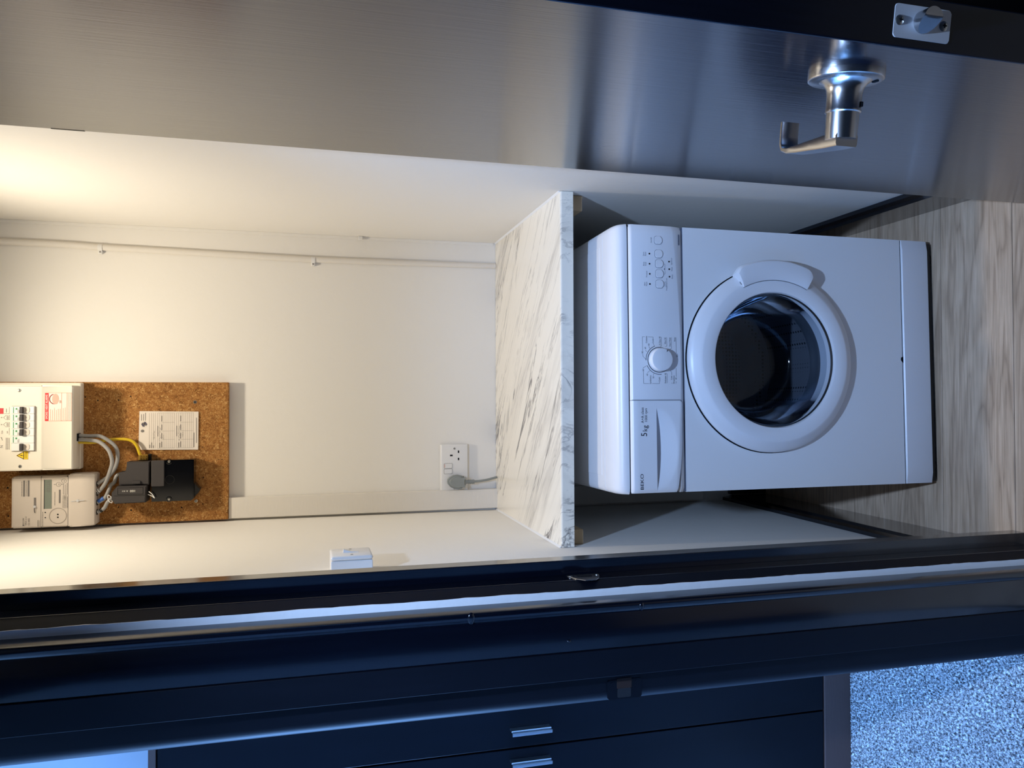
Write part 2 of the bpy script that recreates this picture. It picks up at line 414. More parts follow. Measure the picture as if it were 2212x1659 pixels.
# door lining on the left of the opening (door stop, rebate, raw white edge) and its strike plate
t1 = thing('trim_1', 'navy door lining of the cupboard opening, with latch strike plate', 'door frame', (.02, -.40, 0), kind='structure')
obj('door_stop', B(.0005, .0524, -.366, -.330, 0, 2.07, bev=.0015), M_trim, t1)
obj('lining', B(-.15, .0260, -.4095, -.3665, 0, 2.07, bev=.001), M_trim, t1)
obj('lining_extension', prism(bmesh.new(), [(.0249, -.4098), (.0130, -.4290), (-.15, -.4290), (-.15, -.4098)], 'z', 0, 2.07), M_trim2, t1)
bm = bmesh.new()     # roughly painted white front edge
N = 160; rows = []; j = 0
for i in range(N+1):
    z = 2.07*i/N; j = .6*j+random.uniform(-.0005, .0005)
    rows.append([bm.verts.new(p) for p in ((.0128+j, -.4305, z), (-.003, -.4305, z), (-.003, -.4285, z), (.0128+j, -.4285, z))])
for a, b in zip(rows[:-1], rows[1:]):
    for k in range(4): bm.faces.new((a[k], a[(k+1) % 4], b[(k+1) % 4], b[k]))
bm.faces.new(rows[0]); bm.faces.new(rows[-1][::-1])
tag(obj('raw_edge', bm, M_white_line, t1), 'uneven white unpainted edge strip')
SZ, SY, SX = 1.039, -.391, .0260
sp = bmesh.new()
prism(sp, [(SY+a*.015, SZ+b) for a, b in ((1, -.031), (1, .031), (.4, .031), (-1.2, .021), (-2.1, .010), (-2.1, -.010), (-1.2, -.021), (.4, -.031))], 'x', SX, SX+.0014, bev=.0006, seg=1)
st = tag(obj('strike_plate', sp, M_chrome, t1), 'steel strike plate with latch hole')
obj('latch_hole', prism(bmesh.new(), [(SY+dy, SZ+.001+dz) for dy, dz in rrect(0, 0, .015, .028, .006)], 'x', SX+.0012, SX+.0017), M_gap, st)
for z in (SZ-.025, SZ+.026): obj('screw', cyl(bmesh.new(), (SX+.0014, SY+.004, z), .0033, 0, .0006, 'x', 14), M_zinc, st)

# architrave around the cupboard opening
bm = bmesh.new()
prof = [(.0002, -.428), (-.0026, -.4610), (-.0042, -.4658), (-.0078, -.4682), (-.0125, -.4682), (-.0170, -.4668), (-.0200, -.4648), (-.0220, -.4662), (-.0812, -.4662), (-.0812, -.428)]
prism(bm, prof, 'z', 0, 2.09)
a1 = struct('trim_2', bm, M_trim, 'navy moulded architrave between the cupboard opening and the bedroom doorway', 'architrave', smooth=True)
for nm, x, z, w, h in (('paint_drip', -.0115, 1.266, .0062, .020), ('paint_drip', -.0130, .962, .0048, .015), ('paint_drip', -.0630, 1.096, .0038, .006)):
    b2 = bmesh.new(); bmesh.ops.create_uvsphere(b2, u_segments=12, v_segments=8, radius=1)
    for v in b2.verts: v.co = Vector((x+v.co.x*h*.5, (-.4665 if x < -.03 else -.4675)+v.co.y*.0028, z+v.co.z*w))
    o = obj(nm, b2, M_trim, a1, True, world=False)
# bedroom doorway: far jamb faces the camera
t3 = thing('trim_3', 'navy jamb of the bedroom doorway with a painted-over strike plate', 'door frame', (-.13, -.45, 0), kind='structure')
obj('door_stop', B(-.1290, -.0815, -.4705, -.400, 0, 2.06, bev=.0012, seg=2), M_trim2, t3)
YJ = -.4320
bm = bmesh.new()
pr = [(-.1292, -.380), (-.1292, YJ), (-.169, YJ)] + [(-.169-.022*math.sin(math.radians(a)), YJ+.022*(1-math.cos(math.radians(a)))) for a in (15, 30, 45, 60, 75, 90)] + [(-.191, -.380)]
prism(bm, pr, 'z', 0, 2.06)
obj('jamb', bm, M_trim2, t3, True)
sp3 = tag(obj('strike_plate', prism(bmesh.new(), rrect(-.1670, .980, .034, .066, .004), 'y', YJ-.0010, YJ, bev=.0005, seg=1), M_trim2, t3), 'strike plate painted over in navy')
obj('latch_hole', prism(bmesh.new(), rrect(-.1565, .981, .018, .028, .001), 'y', YJ-.0016, YJ-.0010), mat('hole_wood', (44, 27, 20), .9), sp3)
obj('worn_lip', prism(bmesh.new(), rrect(-.1735, .981, .016, .026, .003), 'y', YJ-.0016, YJ-.0010), mat('worn_metal_paint', (24, 27, 32), .7), sp3)
for z in (.957, 1.003): obj('screw', cyl(bmesh.new(), (-.1565, YJ-.0016, z), .0035, 0, .001, 'y', 14), M_trim2, sp3)

# white boxing board running down the left back corner, and the ragged plaster edge below it
struct('trim_4', B(.007, .066, D-.021, D-.0005, .242, 1.7435, bev=.0012), M_trunk, 'white boxing board in the left back corner below the meter board', 'boxing')
struct('trim_5', B(W-.009, W+.0, D-.0022, D-.0004, .96, CEIL-.01, bev=.0008), M_wall, 'thin painted filler strip in the right back corner', 'filler')

# ------------------------------------------------------------------ the open navy door (hinged on the right, latch edge nearest the camera)
DW, DT = .838, .0445
dth = math.radians(-8.73)
# local frame: x = distance from hinge along the leaf, y = into the leaf from the inner face, z up
dr = thing('door_1', 'open navy painted door with a steel lever handle', 'door', (.7639, -.4095, 0), world=False, kind='structure')
dvec = Vector((math.sin(dth), -math.cos(dth), 0)); nvec = Vector((math.cos(dth), math.sin(dth), 0))
mm = Matrix.Identity(4)
for j in range(3):
    mm[j][0] = dvec[j]; mm[j][1] = nvec[j]; mm[j][2] = (0, 0, 1)[j]
mm.translation = Vector((.7639, -.4095, 0))
DSC = .9384      # the door parts are drawn for an 838 mm leaf and brought to the 786 mm one; the handle height follows
LOCAL[dr.name] = Matrix.Translation((0, 0, .0941)) @ Matrix.Scale(DSC, 4)
dr.rotation_mode = 'XYZ'; dr.location = mm.translation; dr.rotation_euler = mm.to_euler()
obj('door_leaf', B(0, DW, 0, DT, -.092, 2.09, bev=.0016), M_door, dr, world=False)
bm = bmesh.new()
for x, z, w, h in ((.012, 1.905, .004, .05),): box(bm, x-.012, x-.012+w, -.0006, .001, z-h/2, z+h/2, bev=.0004, seg=1)
obj('edge_splinter', bm, M_door, dr, world=False)
HS, HZ = .748, 1.005
hd = tag(obj('lever_handle', lathe(bmesh.new(), [(0, -.0085), (.0215, -.0085), (.022, -.0080), (.0345, -.0072), (.0358, -.0064), (.0362, -.0050), (.0362, 0), (0, 0)], (HS, 0, HZ), 'y', 64), M_chrome, dr, True, world=False), 'brushed steel lever handle on a round rose')
obj('collar', lathe(bmesh.new(), [(.025, -.0078), (.0205, -.0105), (.0178, -.0150), (.0168, -.0210), (.0168, -.0345), (.0172, -.0355), (.0172, -.0375), (.016, -.0385), (0, -.0385)], (HS, 0, HZ), 'y', 40), M_chrome, hd, True, world=False)
bm = bmesh.new()      # neck: round at the collar, running out into the flat lever
rings = []
for k in range(9):
    t = k/8; y = -.038-.026*t; r = .0158-.0002*t
    rings.append([bm.verts.new((HS+r*math.cos(2*PI*i/32), y, HZ+r*math.sin(2*PI*i/32)*(1-.05*t*t))) for i in range(32)])
for a, b in zip(rings[:-1], rings[1:]):
    for i in range(32): bm.faces.new((a[i], a[(i+1) % 32], b[(i+1) % 32], b[i]))
bm.faces.new(rings[-1]); bm.faces.new(rings[0][::-1])
obj('neck', bm, M_chrome, hd, True, world=False)
bm = bmesh.new()      # lever: flat bar towards the hinge, returning to the door
path = [(.010, -.0655, .0125), (-.012, -.0650, .0122), (-.035, -.0648, .0118), (-.060, -.0645, .0113), (-.078, -.0638, .011), (-.0865, -.0612, .011), (-.0895, -.0555, .011), (-.0898, -.047, .011), (-.0898, -.031, .011)]
th_ = [.0130, .0130, .0105, .0080, .0062, .0052, .0042, .0036, .0034]
sec = []
for i, (s, y, hh) in enumerate(path):
    p = Vector((s, y)); a = Vector(path[max(i-1, 0)][:2]); b = Vector(path[min(i+1, len(path)-1)][:2]); tt = (b-a).normalized()
    nn = Vector((-tt.y, tt.x))*th_[i]/2
    c = .0012
    q = []
    for (u, zz) in ((1, hh-c), (.6, hh), (-.6, hh), (-1, hh-c), (-1, -hh+c), (-.6, -hh), (.6, -hh), (1, -hh+c)):
        q.append(bm.verts.new((HS+p.x+nn.x*u, p.y+nn.y*u, HZ+zz)))
    sec.append(q)
for a, b in zip(sec[:-1], sec[1:]):
    for k in range(8): bm.faces.new((a[k], a[(k+1) % 8], b[(k+1) % 8], b[k]))
bm.faces.new(sec[0]); bm.faces.new(sec[-1][::-1])
obj('lever', bm, M_chrome, hd, True, world=False)
obj('rose_slot', prism(bmesh.new(), [(HS+.014+a, HZ-.024+b) for a, b in rrect(0, 0, .008, .004, .0019)], 'y', -.0085, -.0070), M_gap, hd, world=False)
obj('set_screw_hole', cyl(bmesh.new(), (HS+.0133, -.031, HZ-.0100), .0023, -.0022, .0022, 'y', 12), M_gap, hd, world=False)
# latch face plate in the door edge
LZ, LY = .9985, .0222
lp = tag(obj('latch_plate', prism(bmesh.new(), [(LY+a, LZ+b) for a, b in rrect(0, 0, .0285, .060, .003)], 'x', DW-.001, DW+.0006, bev=.0004, seg=1), M_silver, dr, world=False), 'pale steel latch face plate in the door edge')
bm = bmesh.new()      # bevelled latch bolt: round barrel cut by a slope
R_ = .0098; g = []
for i in range(21):
    z = R_*math.sin(math.radians(-88+176*i/20)); w = math.sqrt(max(R_*R_-z*z, 1e-8)); col = [bm.verts.new((DW, LY+.001-w, LZ+z))]
    for k in range(13):
        y = -w+2*w*k/12; h = .0140 if y > .002 else .0140-(.002-y)*1.1
        col.append(bm.verts.new((DW+max(h, .001), LY+.001+y, LZ+z)))
    col.append(bm.verts.new((DW, LY+.001+w, LZ+z))); g.append(col)
for a_, b_ in zip(g[:-1], g[1:]):
    for k in range(len(a_)-1): bm.faces.new((a_[k], a_[k+1], b_[k+1], b_[k]))
bm.faces.new(g[0]); bm.faces.new(g[-1][::-1])
obj('latch_bolt', bm, M_chrome, lp, True, world=False)
for z in (LZ+.0245, LZ-.0225):
    obj('screw', lathe(bmesh.new(), [(0, .0016), (.003, .0015), (.0044, .0004), (.0044, 0), (0, 0)], (DW+.0006, LY+.0003, z), 'x', 20), M_zinc, lp, True, world=False)
    bm = bmesh.new(); box(bm, DW+.0021, DW+.0026, LY-.0017, LY+.0023, z-.0005, z+.0005); box(bm, DW+.0021, DW+.0026, LY-.0002, LY+.0008, z-.002, z+.002)
    obj('screw_cross', bm, M_gap, lp, world=False)

# ------------------------------------------------------------------ worktop and its battens
wt = thing('worktop', 'white marble effect laminate worktop above the washing machine', 'worktop', (W/2, 0, ZT-.032))
bm = bmesh.new(); prism(bm, [(.0, ZT-.032), (.0, ZT-.004), (.0012, ZT-.0012), (.004, ZT), (D-.001, ZT), (D-.001, ZT-.032)], 'x', .0012, W-.0012)
obj('slab', bm, M_marble, wt)
obj('sealant_bead', prism(bmesh.new(), [(0, ZT), (.004, ZT), (0, ZT+.004)], 'y', .004, D-.002), M_white, wt)
obj('sealant_bead', prism(bmesh.new(), [(W, ZT), (W-.004, ZT), (W, ZT+.004)], 'y', .004, D-.002), M_white, wt)
tag(obj('wooden_batten', B(.0005, .036, .030, D-.03, ZT-.032-.034, ZT-.0325, bev=.003), M_timber), 'softwood batten on the left wall holding up the worktop', 'batten', 'worktop battens')
tag(obj('wooden_batten', B(W-.038, W-.0005, .030, D-.03, ZT-.032-.034, ZT-.0325, bev=.002), M_timber), 'softwood batten on the right wall holding up the worktop', 'batten', 'worktop battens')

# ------------------------------------------------------------------ washing machine (local frame: x right, y back, z up, front face at y=0)
wm = thing('washing_machine', 'white front loading washing machine with a round door under the worktop', 'washing machine', (.1378, -.1302, 0), .0208, world=False)
def wp(name, bm, m_, parent=None, smooth=False, label=None):
    return tag(obj(name, bm, m_, parent or wm, smooth, world=False), label)
WW = .602
bm = bmesh.new()
box(bm, 0, .012, .0125, .52, .022, .834); box(bm, WW-.012, WW, .0125, .52, .022, .834); box(bm, 0, WW, .508, .52, .022, .834); box(bm, 0, WW, .0125, .52, .022, .03)
wp('cabinet', bm, M_app)
CX, CZ = .299, .480
bm = bmesh.new()      # front panel with the round opening
N = 96; zb, zt = .1075, .6985
def rectpt(a):
    c, s = math.cos(a), math.sin(a)
    tx = ((WW-CX) if c > 0 else CX)/max(abs(c), 1e-9); tz = ((zt-CZ) if s > 0 else (CZ-zb))/max(abs(s), 1e-9)
    t = min(tx, tz); return CX+c*t, CZ+s*t
angs = sorted([2*PI*i/N for i in range(N)] + [math.atan2(z-CZ, x-CX) % (2*PI) for x in (0, WW) for z in (zb, zt)])
ins = [bm.verts.new((CX+.172*math.cos(a), 0, CZ+.172*math.sin(a))) for a in angs]
outs = [bm.verts.new((rectpt(a)[0], 0, rectpt(a)[1])) for a in angs]
ob_ = [bm.verts.new((rectpt(a)[0], .0125, rectpt(a)[1])) for a in angs]; ib_ = [bm.verts.new((CX+.172*math.cos(a), .03, CZ+.172*math.sin(a))) for a in angs]
n = len(angs)
for i in range(n):
    j = (i+1) % n
    bm.faces.new((ins[i], ins[j], outs[j], outs[i])); bm.faces.new((outs[i], outs[j], ob_[j], ob_[i])); bm.faces.new((ins[i], ins[j], ib_[j], ib_[i]))
wp('front_panel', bm, M_app)
# kick panel
bm = bmesh.new()
cols = []
for i in range(25):
    x = WW*i/24; e = min(x, WW-x); drop = .004*max(0, 1-e/.02)**2
    cols.append([bm.verts.new((x, y+drop, z)) for y, z in ((.012, .1045), (-.001, .1045), (-.0035, .1025), (-.0042, .090), (-.0035, .045), (-.001, .026), (.004, .022), (.012, .022))])
for a, b in zip(cols[:-1], cols[1:]):
    for k in range(7): bm.faces.new((a[k], a[k+1], b[k+1], b[k]))
bm.faces.new(cols[0]); bm.faces.new(cols[-1][::-1])
kp = wp('kick_panel', bm, M_app_pl, smooth=True)
obj('release_slot', prism(bmesh.new(), [(.297, .1052), (.312, .1052), (.310, .1110), (.304, .1118), (.300, .109)], 'y', -.0006, .002), M_gap, kp, world=False)
wp('joint', B(.001, WW-.001, .0015, .012, .1043, .1077), M_gap)
wp('joint', B(.001, WW-.001, .0015, .012, .6983, .7032), M_greygap)
wp('joint', B(.001, WW-.001, .0005, .012, .8330, .8354), M_gap)
for x in (.04, WW-.04):
    for y in (.035, .48): wp('foot', lathe(bmesh.new(), [(0, 0), (.021, 0), (.021, .008), (.008, .012), (.008, .024), (0, .024)], (x, y, 0), 'z', 20), M_black, smooth=True)
wp('base_skirt', B(.004, WW-.004, .008, .50, .010, .0225), M_black)
# control panel
PF = -.0075
def zb_(x): return .711+.013*((x-.30)/.26)**2
def zlow(x): return .7098+.0145*max(0, (.118-x)/.118)**1.6+.006*max(0, (x-.1985)/.008)**2
bm = bmesh.new(); cols = []
for x in [WW*i/60 for i in range(21)]+[.2070, .2074]+[WW*i/60 for i in range(21, 61)]:
    e = min(x, WW-x); dr_ = .0055*max(0, 1-e/.012)**2
    if x > .2072: P = ((.02, .7035), (.0005, .7035), (-.0005, .7045), (PF+.0006, zb_(x)), (PF, zb_(x)+.002), (PF, .77), (PF, .8270), (PF+.0022, .8308), (PF+.0060, .8335), (.02, .8335))
    else:      # open behind the detergent drawer
        zl = min(zlow(x), .7145)-.0004; yl_ = PF+.006*max(0, (zb_(x)-zl)/(zb_(x)-.7035))
        P = ((.02, .7035), (.0005, .7035), (-.0005, .7045), (yl_, zl-.0002), (yl_+.002, zl), (.024, zl+.001), (.024, .8270), (.024, .8308), (.024, .8335), (.026, .8335))
    cols.append([bm.verts.new((x, y+dr_, z)) for y, z in P])
for a, b in zip(cols[:-1], cols[1:]):
    for k in range(9): bm.faces.new((a[k], a[k+1], b[k+1], b[k]))
bm.faces.new(cols[0]); bm.faces.new(cols[-1][::-1])
cp = wp('control_panel', bm, M_app_pl, smooth=True)
# detergent drawer with a scooped grip
ZS = .7735
def zlow(x): return .7098+.0145*max(0, (.118-x)/.118)**1.6+.006*max(0, (x-.1985)/.008)**2
bm = bmesh.new(); up = []; lo = []
NX = 48
def dep(x):      # panel face depth incl. rounded end
    return PF-.0013+.0055*max(0, 1-min(x, WW-x)/.012)**2
def face_y(x, z):
    b = zb_(x); f = dep(x)
    return f if z >= b else f+(b-z)/(b-.7035)*.006
for i in range(NX+1):
    x = .0008+(.2064-.0008)*i/NX
    u = (x-.098)/.091; amp = .016*max(0, 1-u*u); reach = .052*math.sqrt(max(0, 1-u*u))+1e-4
    c = []
    for k in range(19):
        z = zlow(x)+(ZS-zlow(x))*k/18; h = ZS-z
        c.append(bm.verts.new((x, face_y(x, z)+(amp*(1-h/reach) if h < reach else 0), z)))
    lo.append(c)
    up.append([bm.verts.new((x, dep(x)+(amp if k == 0 else 0), z)) for k, z in ((0, ZS+.0004), (1, ZS+.0005))] + [bm.verts.new((x, dep(x), z)) for z in (.79, .815, .8275)] + [bm.verts.new((x, dep(x)+.0025, .8312)), bm.verts.new((x, dep(x)+.0065, .8336)), bm.verts.new((x, .02, .8336))])
for A in (lo, up):
    for a, b in zip(A[:-1], A[1:]):
        for k in range(len(a)-1): bm.faces.new((a[k], a[k+1], b[k+1], b[k]))
for a, b, c, d_ in zip(lo[:-1], lo[1:], up[:-1], up[1:]): bm.faces.new((a[-1], c[0], d_[0], b[-1]))
dw = wp('detergent_drawer', bm, M_app_pl, smooth=True)
L = [(.2074, .8325)] + [(.2074, .717), (.2062, .7125), (.2030, .7098)] + [(x, zlow(x)-.0006) for x in [.19-.0095*i for i in range(21)]]
bm = bmesh.new()
for (x0, z0), (x1, z1) in zip(L[:-1], L[1:]):
    y0, y1 = face_y(x0, z0)-.0002, face_y(x1, z1)-.0002
    d_ = Vector((x1-x0, z1-z0)).normalized(); px, pz = -d_.y*.0005, d_.x*.0005
    bm.faces.new([bm.verts.new(p) for p in ((x0+px, y0, z0+pz), (x0-px, y0, z0-pz), (x1-px, y1, z1-pz), (x1+px, y1, z1+pz))])
obj('drawer_outline', bm, M_greygap, dw, world=False)
tp = PF-.0017
obj('lettering', text_bm([('BEKO', .0082, .8107, .0108, 'LEFT', False, 1.32)], tp), M_ink, dw, world=False)
obj('lettering', text_bm([('BEKO', .0083, .81075, .0108, 'LEFT', False, 1.32)], tp-.0001), M_ink, dw, world=False)
obj('lettering', text_bm([('5', .1262, .8040, .0205, 'LEFT', False, .95), ('kg', .1372, .8018, .0165, 'LEFT', False, .95), ('A+A class', .1565, .8078, .0092, 'LEFT', False, .93), ('1000 rpm', .1580, .7993, .0084, 'LEFT', False, .95)], tp), M_ink, dw, world=False)
# top panel
bm = bmesh.new(); cols = []
tprof = [(.0015, .8352), (.0018, .8410), (.0035, .8475), (.0080, .8540), (.0160, .8590), (.0280, .8625), (.045, .8642), (.0640, .8646), (.0745, .8646), (.0750, .8634), (.0765, .8634), (.0770, .8646), (.12, .8646), (.49, .8646), (.515, .861), (.52, .8352)]
xs = [(0, .0085, .006), (.0025, .0045, .0035), (.007, .0016, .0012), (.014, .0004, .0003), (.03, 0, 0)]
xcols = [(-.002+a, b, c) for a, b, c in xs] + [(WW+.002-a, b, c) for a, b, c in xs[::-1]]
for x, dz, dy in xcols: cols.append([bm.verts.new((x, y+dy*max(0, 1-y/.1), max(.8345, z-dz) if 0 < i < len(tprof)-1 else .8352)) for i, (y, z) in enumerate(tprof)])
for a, b in zip(cols[:-1], cols[1:]):
    for k in range(len(tprof)-1): bm.faces.new((a[k], a[k+1], b[k+1], b[k]))
bm.faces.new([c[0] for c in cols]+[c[-1] for c in cols[::-1]]); bm.faces.new(cols[0]); bm.faces.new(cols[-1])
tpn = wp('top_panel', bm, M_app_pl, smooth=True)
obj('inset', B(.035, WW-.035, .095, .49, .8642, .8653, bev=.0005, seg=1), M_app_pl, tpn, world=False)
# door: ring, glass bowl, handle; drum and gasket behind
wp('ring_shadow_gap', lathe(bmesh.new(), [(.2168, -.0006), (.2168, .001), (.205, .001), (.205, -.0006)], (CX, 0, CZ), 'y', 96, closed=True), M_gap)
dd = wp('door_ring', lathe(bmesh.new(), [(.2135, -.001), (.2148, -.006), (.2142, -.0115), (.2115, -.0155), (.206, -.0195), (.195, -.0265), (.1905, -.0290), (.187, -.0300), (.160, -.0306), (.1572, -.0290), (.1560, -.0245), (.1545, -.018), (.1535, -.004), (.1535, .02), (.165, .02), (.2, -.001)], (CX, 0, CZ), 'y', 120, closed=True), M_app_pl, smooth=True)
obj('glass_bowl', lathe(bmesh.new(), [(.1533, -.019), (.1515, -.0165), (.1495, -.008), (.146, .012), (.139, .045), (.130, .075), (.121, .094), (.108, .104), (.075, .110), (.035, .112), (0, .1125), (0, .1165), (.035, .116), (.076, .114), (.110, .108), (.1245, .097), (.134, .077), (.143, .046), (.150, .014), (.1533, -.004)], (CX, 0, CZ), 'y', 96), M_glass, dd, True, world=False)
obj('glass_trim', lathe(bmesh.new(), [(.1550, -.0235), (.1540, -.0205), (.1532, -.0185), (.1545, -.015)], (CX, 0, CZ), 'y', 96, closed=True), M_chrome, dd, True, world=False)
wp('door_gasket', lathe(bmesh.new(), [(.171, .012), (.156, .022), (.150, .04), (.152, .058), (.168, .066), (.185, .07), (.185, .012)], (CX, 0, CZ), 'y', 72, closed=True), M_rubber, smooth=True)
wp('drum', lathe(bmesh.new(), [(.172, .062), (.205, .068), (.225, .085), (.225, .34), (.19, .355), (.09, .345), (.0, .335)], (CX, 0, CZ), 'y', 72), M_drum, smooth=True)
bm = bmesh.new()      # handle: curved shell over the ring's right side
hp = [(.1845, -.0275), (.1847, -.0335), (.1865, -.0350), (.203, -.0380), (.219, -.0392), (.2275, -.0375), (.2315, -.0320), (.2325, -.0200), (.2275, -.0080), (.214, -.004)]
sec = []
NA = 30
for i in range(NA+1):
    a = math.radians(-26.5+53*i/NA); e = min(i, NA-i)/NA
    k = 1 - .22*max(0, 1-e/.09)**2; fy = 1 - .05*max(0, 1-e/.03)**2
    sec.append([bm.verts.new((CX+(.1845+(r-.1845)*k)*math.cos(a), -.02+(y+.02)*fy if y < -.02 else y, CZ+(.1845+(r-.1845)*k)*math.sin(a))) for r, y in hp])
for a, b in zip(sec[:-1], sec[1:]):
    for k in range(len(hp)-1): bm.faces.new((a[k], a[k+1], b[k+1], b[k]))
bm.faces.new(sec[0]); bm.faces.new(sec[-1][::-1])
hh = obj('door_handle', bm, M_app_pl, dd, True, world=False)
bm = bmesh.new()
for r0, r1, a0, a1 in ((.1836, .1845, -26.6, 26.6),):
    P0 = arc(CX, CZ, r0, a0, a1, 24); P1 = arc(CX, CZ, r1, a0, a1, 24)
    for i in range(24): bm.faces.new([bm.verts.new((x, -.0302, z)) for x, z in (P0[i], P0[i+1], P1[i+1], P1[i])])
for s in (-1, 1):
    a = math.radians(26.9*s); b_ = math.radians(26.5*s)
    bm.faces.new([bm.verts.new((CX+r*math.cos(q), y, CZ+r*math.sin(q))) for r, q, y in ((.1836, a, -.0303), (.1836, b_, -.0303), (.2, b_, -.0262), (.2, a, -.0262))])
obj('handle_outline', bm, M_gap, dd, world=False)
# programme dial
KX, KZ = .2975, .7645
wp('dial_gap', lathe(bmesh.new(), [(.0286, PF-.0006), (.0286, PF), (.025, PF), (.025, PF-.0006)], (KX, 0, KZ), 'y', 48, closed=True), M_gap)
kn = wp('programme_dial', lathe(bmesh.new(), [(.0274, PF), (.0270, PF-.004), (.0252, PF-.0145), (.0244, PF-.0165), (.0228, PF-.0172), (0, PF-.0175)], (KX, 0, KZ), 'y', 64), M_app_pl, smooth=True)
ca, sa = math.cos(math.radians(-31)), math.sin(math.radians(-31))
bm = bmesh.new(); bm.faces.new([bm.verts.new((KX+r*ca-q*sa, y, KZ+r*sa+q*ca)) for r, q, y in ((.0188, 0, PF-.0178), (.0238, -.0014, PF-.0176), (.0238, .0014, PF-.0176))])
obj('pointer_mark', bm, M_ink, kn, world=False)
pp = PF-.0003
LG = [arc(KX, KZ, .0325, 92, 20), arc(KX, KZ, .0325, 114, 188)]
bmL = strokes(LG, .0011, pp)
thin = [[(.2978, .797), (.3055, .8045), (.3105, .8050)], [(.3175, .8050), (.3485, .8050), (.3485, .7995)], [(.3485, .7915), (.3485, .7790), (.3440, .7790)], [(.3342, .7785), (.3312, .7780), (.3275, .7755)],
        [(.3155, .7945), (.3185, .7980)], [(.3228, .7875), (.3262, .7893), (.3275, .7893)],
        [(.2843, .7949), (.2795, .8040), (.2775, .8040)], [(.2700, .8035), (.2445, .8033), (.2445, .7905)], [(.2445, .7830), (.2445, .7650), (.2480, .7650)],
        [(.2735, .7875), (.2685, .7940)], [(.2670, .7785), (.2620, .7800)],
        [(.3270, .7620), (.3290, .7590), (.3485, .7590)], [(.3270, .7490), (.3290, .7460), (.3485, .7460)], [(.3215, .7385), (.3235, .7345), (.3485, .7345)], [(.3120, .7232), (.3150, .7232), (.3485, .7232)],
        [(.2455, .7460), (.2660, .7460), (.2672, .7485)], [(.2455, .7345), (.2465, .7352)], [(.2640, .7352), (.2700, .7352), (.2740, .7385)], [(.2445, .7350), (.2445, .7335)], [(.2445, .7250), (.2490, .7240)], [(.2600, .7240), (.2790, .7240)]]
strokes(thin, .0005, pp, bmL)
text_bm([('90', .3140, .8052, .0052, 'CENTER', False), ('60', .3236, .7982, .0050, 'CENTER', False), ('40', .3312, .7895, .0050, 'CENTER', False), ('Cottons', .3425, .7952, .0056, 'CENTER', False, .85), ('Cold', .3392, .7792, .0050, 'CENTER', False),
         ('A Class 40', .3400, .7627, .0054, 'CENTER', False, .85), ('Mini 30', .3406, .7494, .0054, 'CENTER', False, .9), ('Hand Wash', .3380, .7380, .0050, 'CENTER', False, .85), ('Rinse', .3440, .7262, .0050, 'CENTER', False, .85), ('Spin', .3080, .7203, .0046, 'CENTER', False),
         ('60', .2740, .8038, .0052, 'CENTER', False), ('40', .2640, .7944, .0050, 'CENTER', False), ('Synthetics', .2530, .7868, .0056, 'CENTER', False, .85), ('30', .2580, .7795, .0050, 'CENTER', False), ('Cold', .2535, .7648, .0050, 'CENTER', False),
         ('Delicates 30', .2562, .7503, .0054, 'CENTER', False, .85), ('Cold', .2572, .7352, .0046, 'CENTER', False), ('Woollens', .2530, .7295, .0056, 'CENTER', False, .85), ('40', .2555, .7243, .0046, 'CENTER', False)], pp, bmL)
tag(wp('dial_legend', bmL, M_ink), kind='stuff')
# push buttons and indicator lamps
for bx, bz in ((.5674, .7636), (.5365, .7627), (.5143, .7620), (.4914, .7616), (.4683, .7615)):
    wp('button_gap', prism(bmesh.new(), rrect(bx, bz, .0192, .0192, .0058), 'y', PF-.0004, PF+.001), M_greygap)
    wp('push_button', prism(bmesh.new(), rrect(bx, bz, .0178, .0178, .0052), 'y', PF-.0022, PF+.001, bev=.0012, seg=2), M_app_pl, smooth=True)
for lx, lz in ((.5361, .7852), (.5133, .7851), (.4905, .7850), (.4677, .7850), (.5201, .7373), (.5030, .7370), (.4859, .7366)):
    wp('indicator_lamp', cyl(bmesh.new(), (lx, PF, lz), .0019, -.0005, .001, 'y', 14), M_black)
bmL = text_bm([('On/Off', .5668, .7800, .0047, 'CENTER', False, .9), ('Extra', .5352, .7992, .0046, 'CENTER', False, .9), ('Rinse', .5352, .7946, .0046, 'CENTER', False, .9), ('Rinse', .5126, .7990, .0046, 'CENTER', False, .9), ('Hold', .5126, .7944, .0046, 'CENTER', False, .9),
         ('Prewash', .4898, .7922, .0046, 'CENTER', False, .9), ('Start', .4676, .7975, .0046, 'CENTER', False, .9), ('Pause', .4676, .7928, .0046, 'CENTER', False, .9), ('Cancel', .4688, .7484, .0044, 'CENTER', False, .9), ('Press&Hold 3 sec.', .4688, .7440, .0044, 'CENTER', False, .9),
         ('Spin/Drain', .5211, .7310, .0044, 'CENTER', False, .85), ('Wash', .5033, .7303, .0044, 'CENTER', False, .9), ('Ready', .4862, .7298, .0044, 'CENTER', False, .9)], pp)
strokes([[(.5143, .7500), (.5143, .7478), (.5045, .7478)], [(.5008, .7478), (.4914, .7478), (.4914, .7500)]], .0005, pp, bmL)
disc(.5027, .7485, .0016, pp, 10, bmL)
tag(wp('button_legend', bmL, M_greygap), kind='stuff')
yl = -.0012
wp('model_lettering', strokes(fine_print(.5600, .5830, .7085, .7125, 1, 1, 4), .0030, PF+.0030), M_greygap)
wp('drain_hose', tube(bmesh.new(), [(.545, .535, .80), (.553, .530, .868), (.568, .530, .886), (.584, .535, .868), (.59, .545, .70)], .013, 12), M_hose, smooth=True)

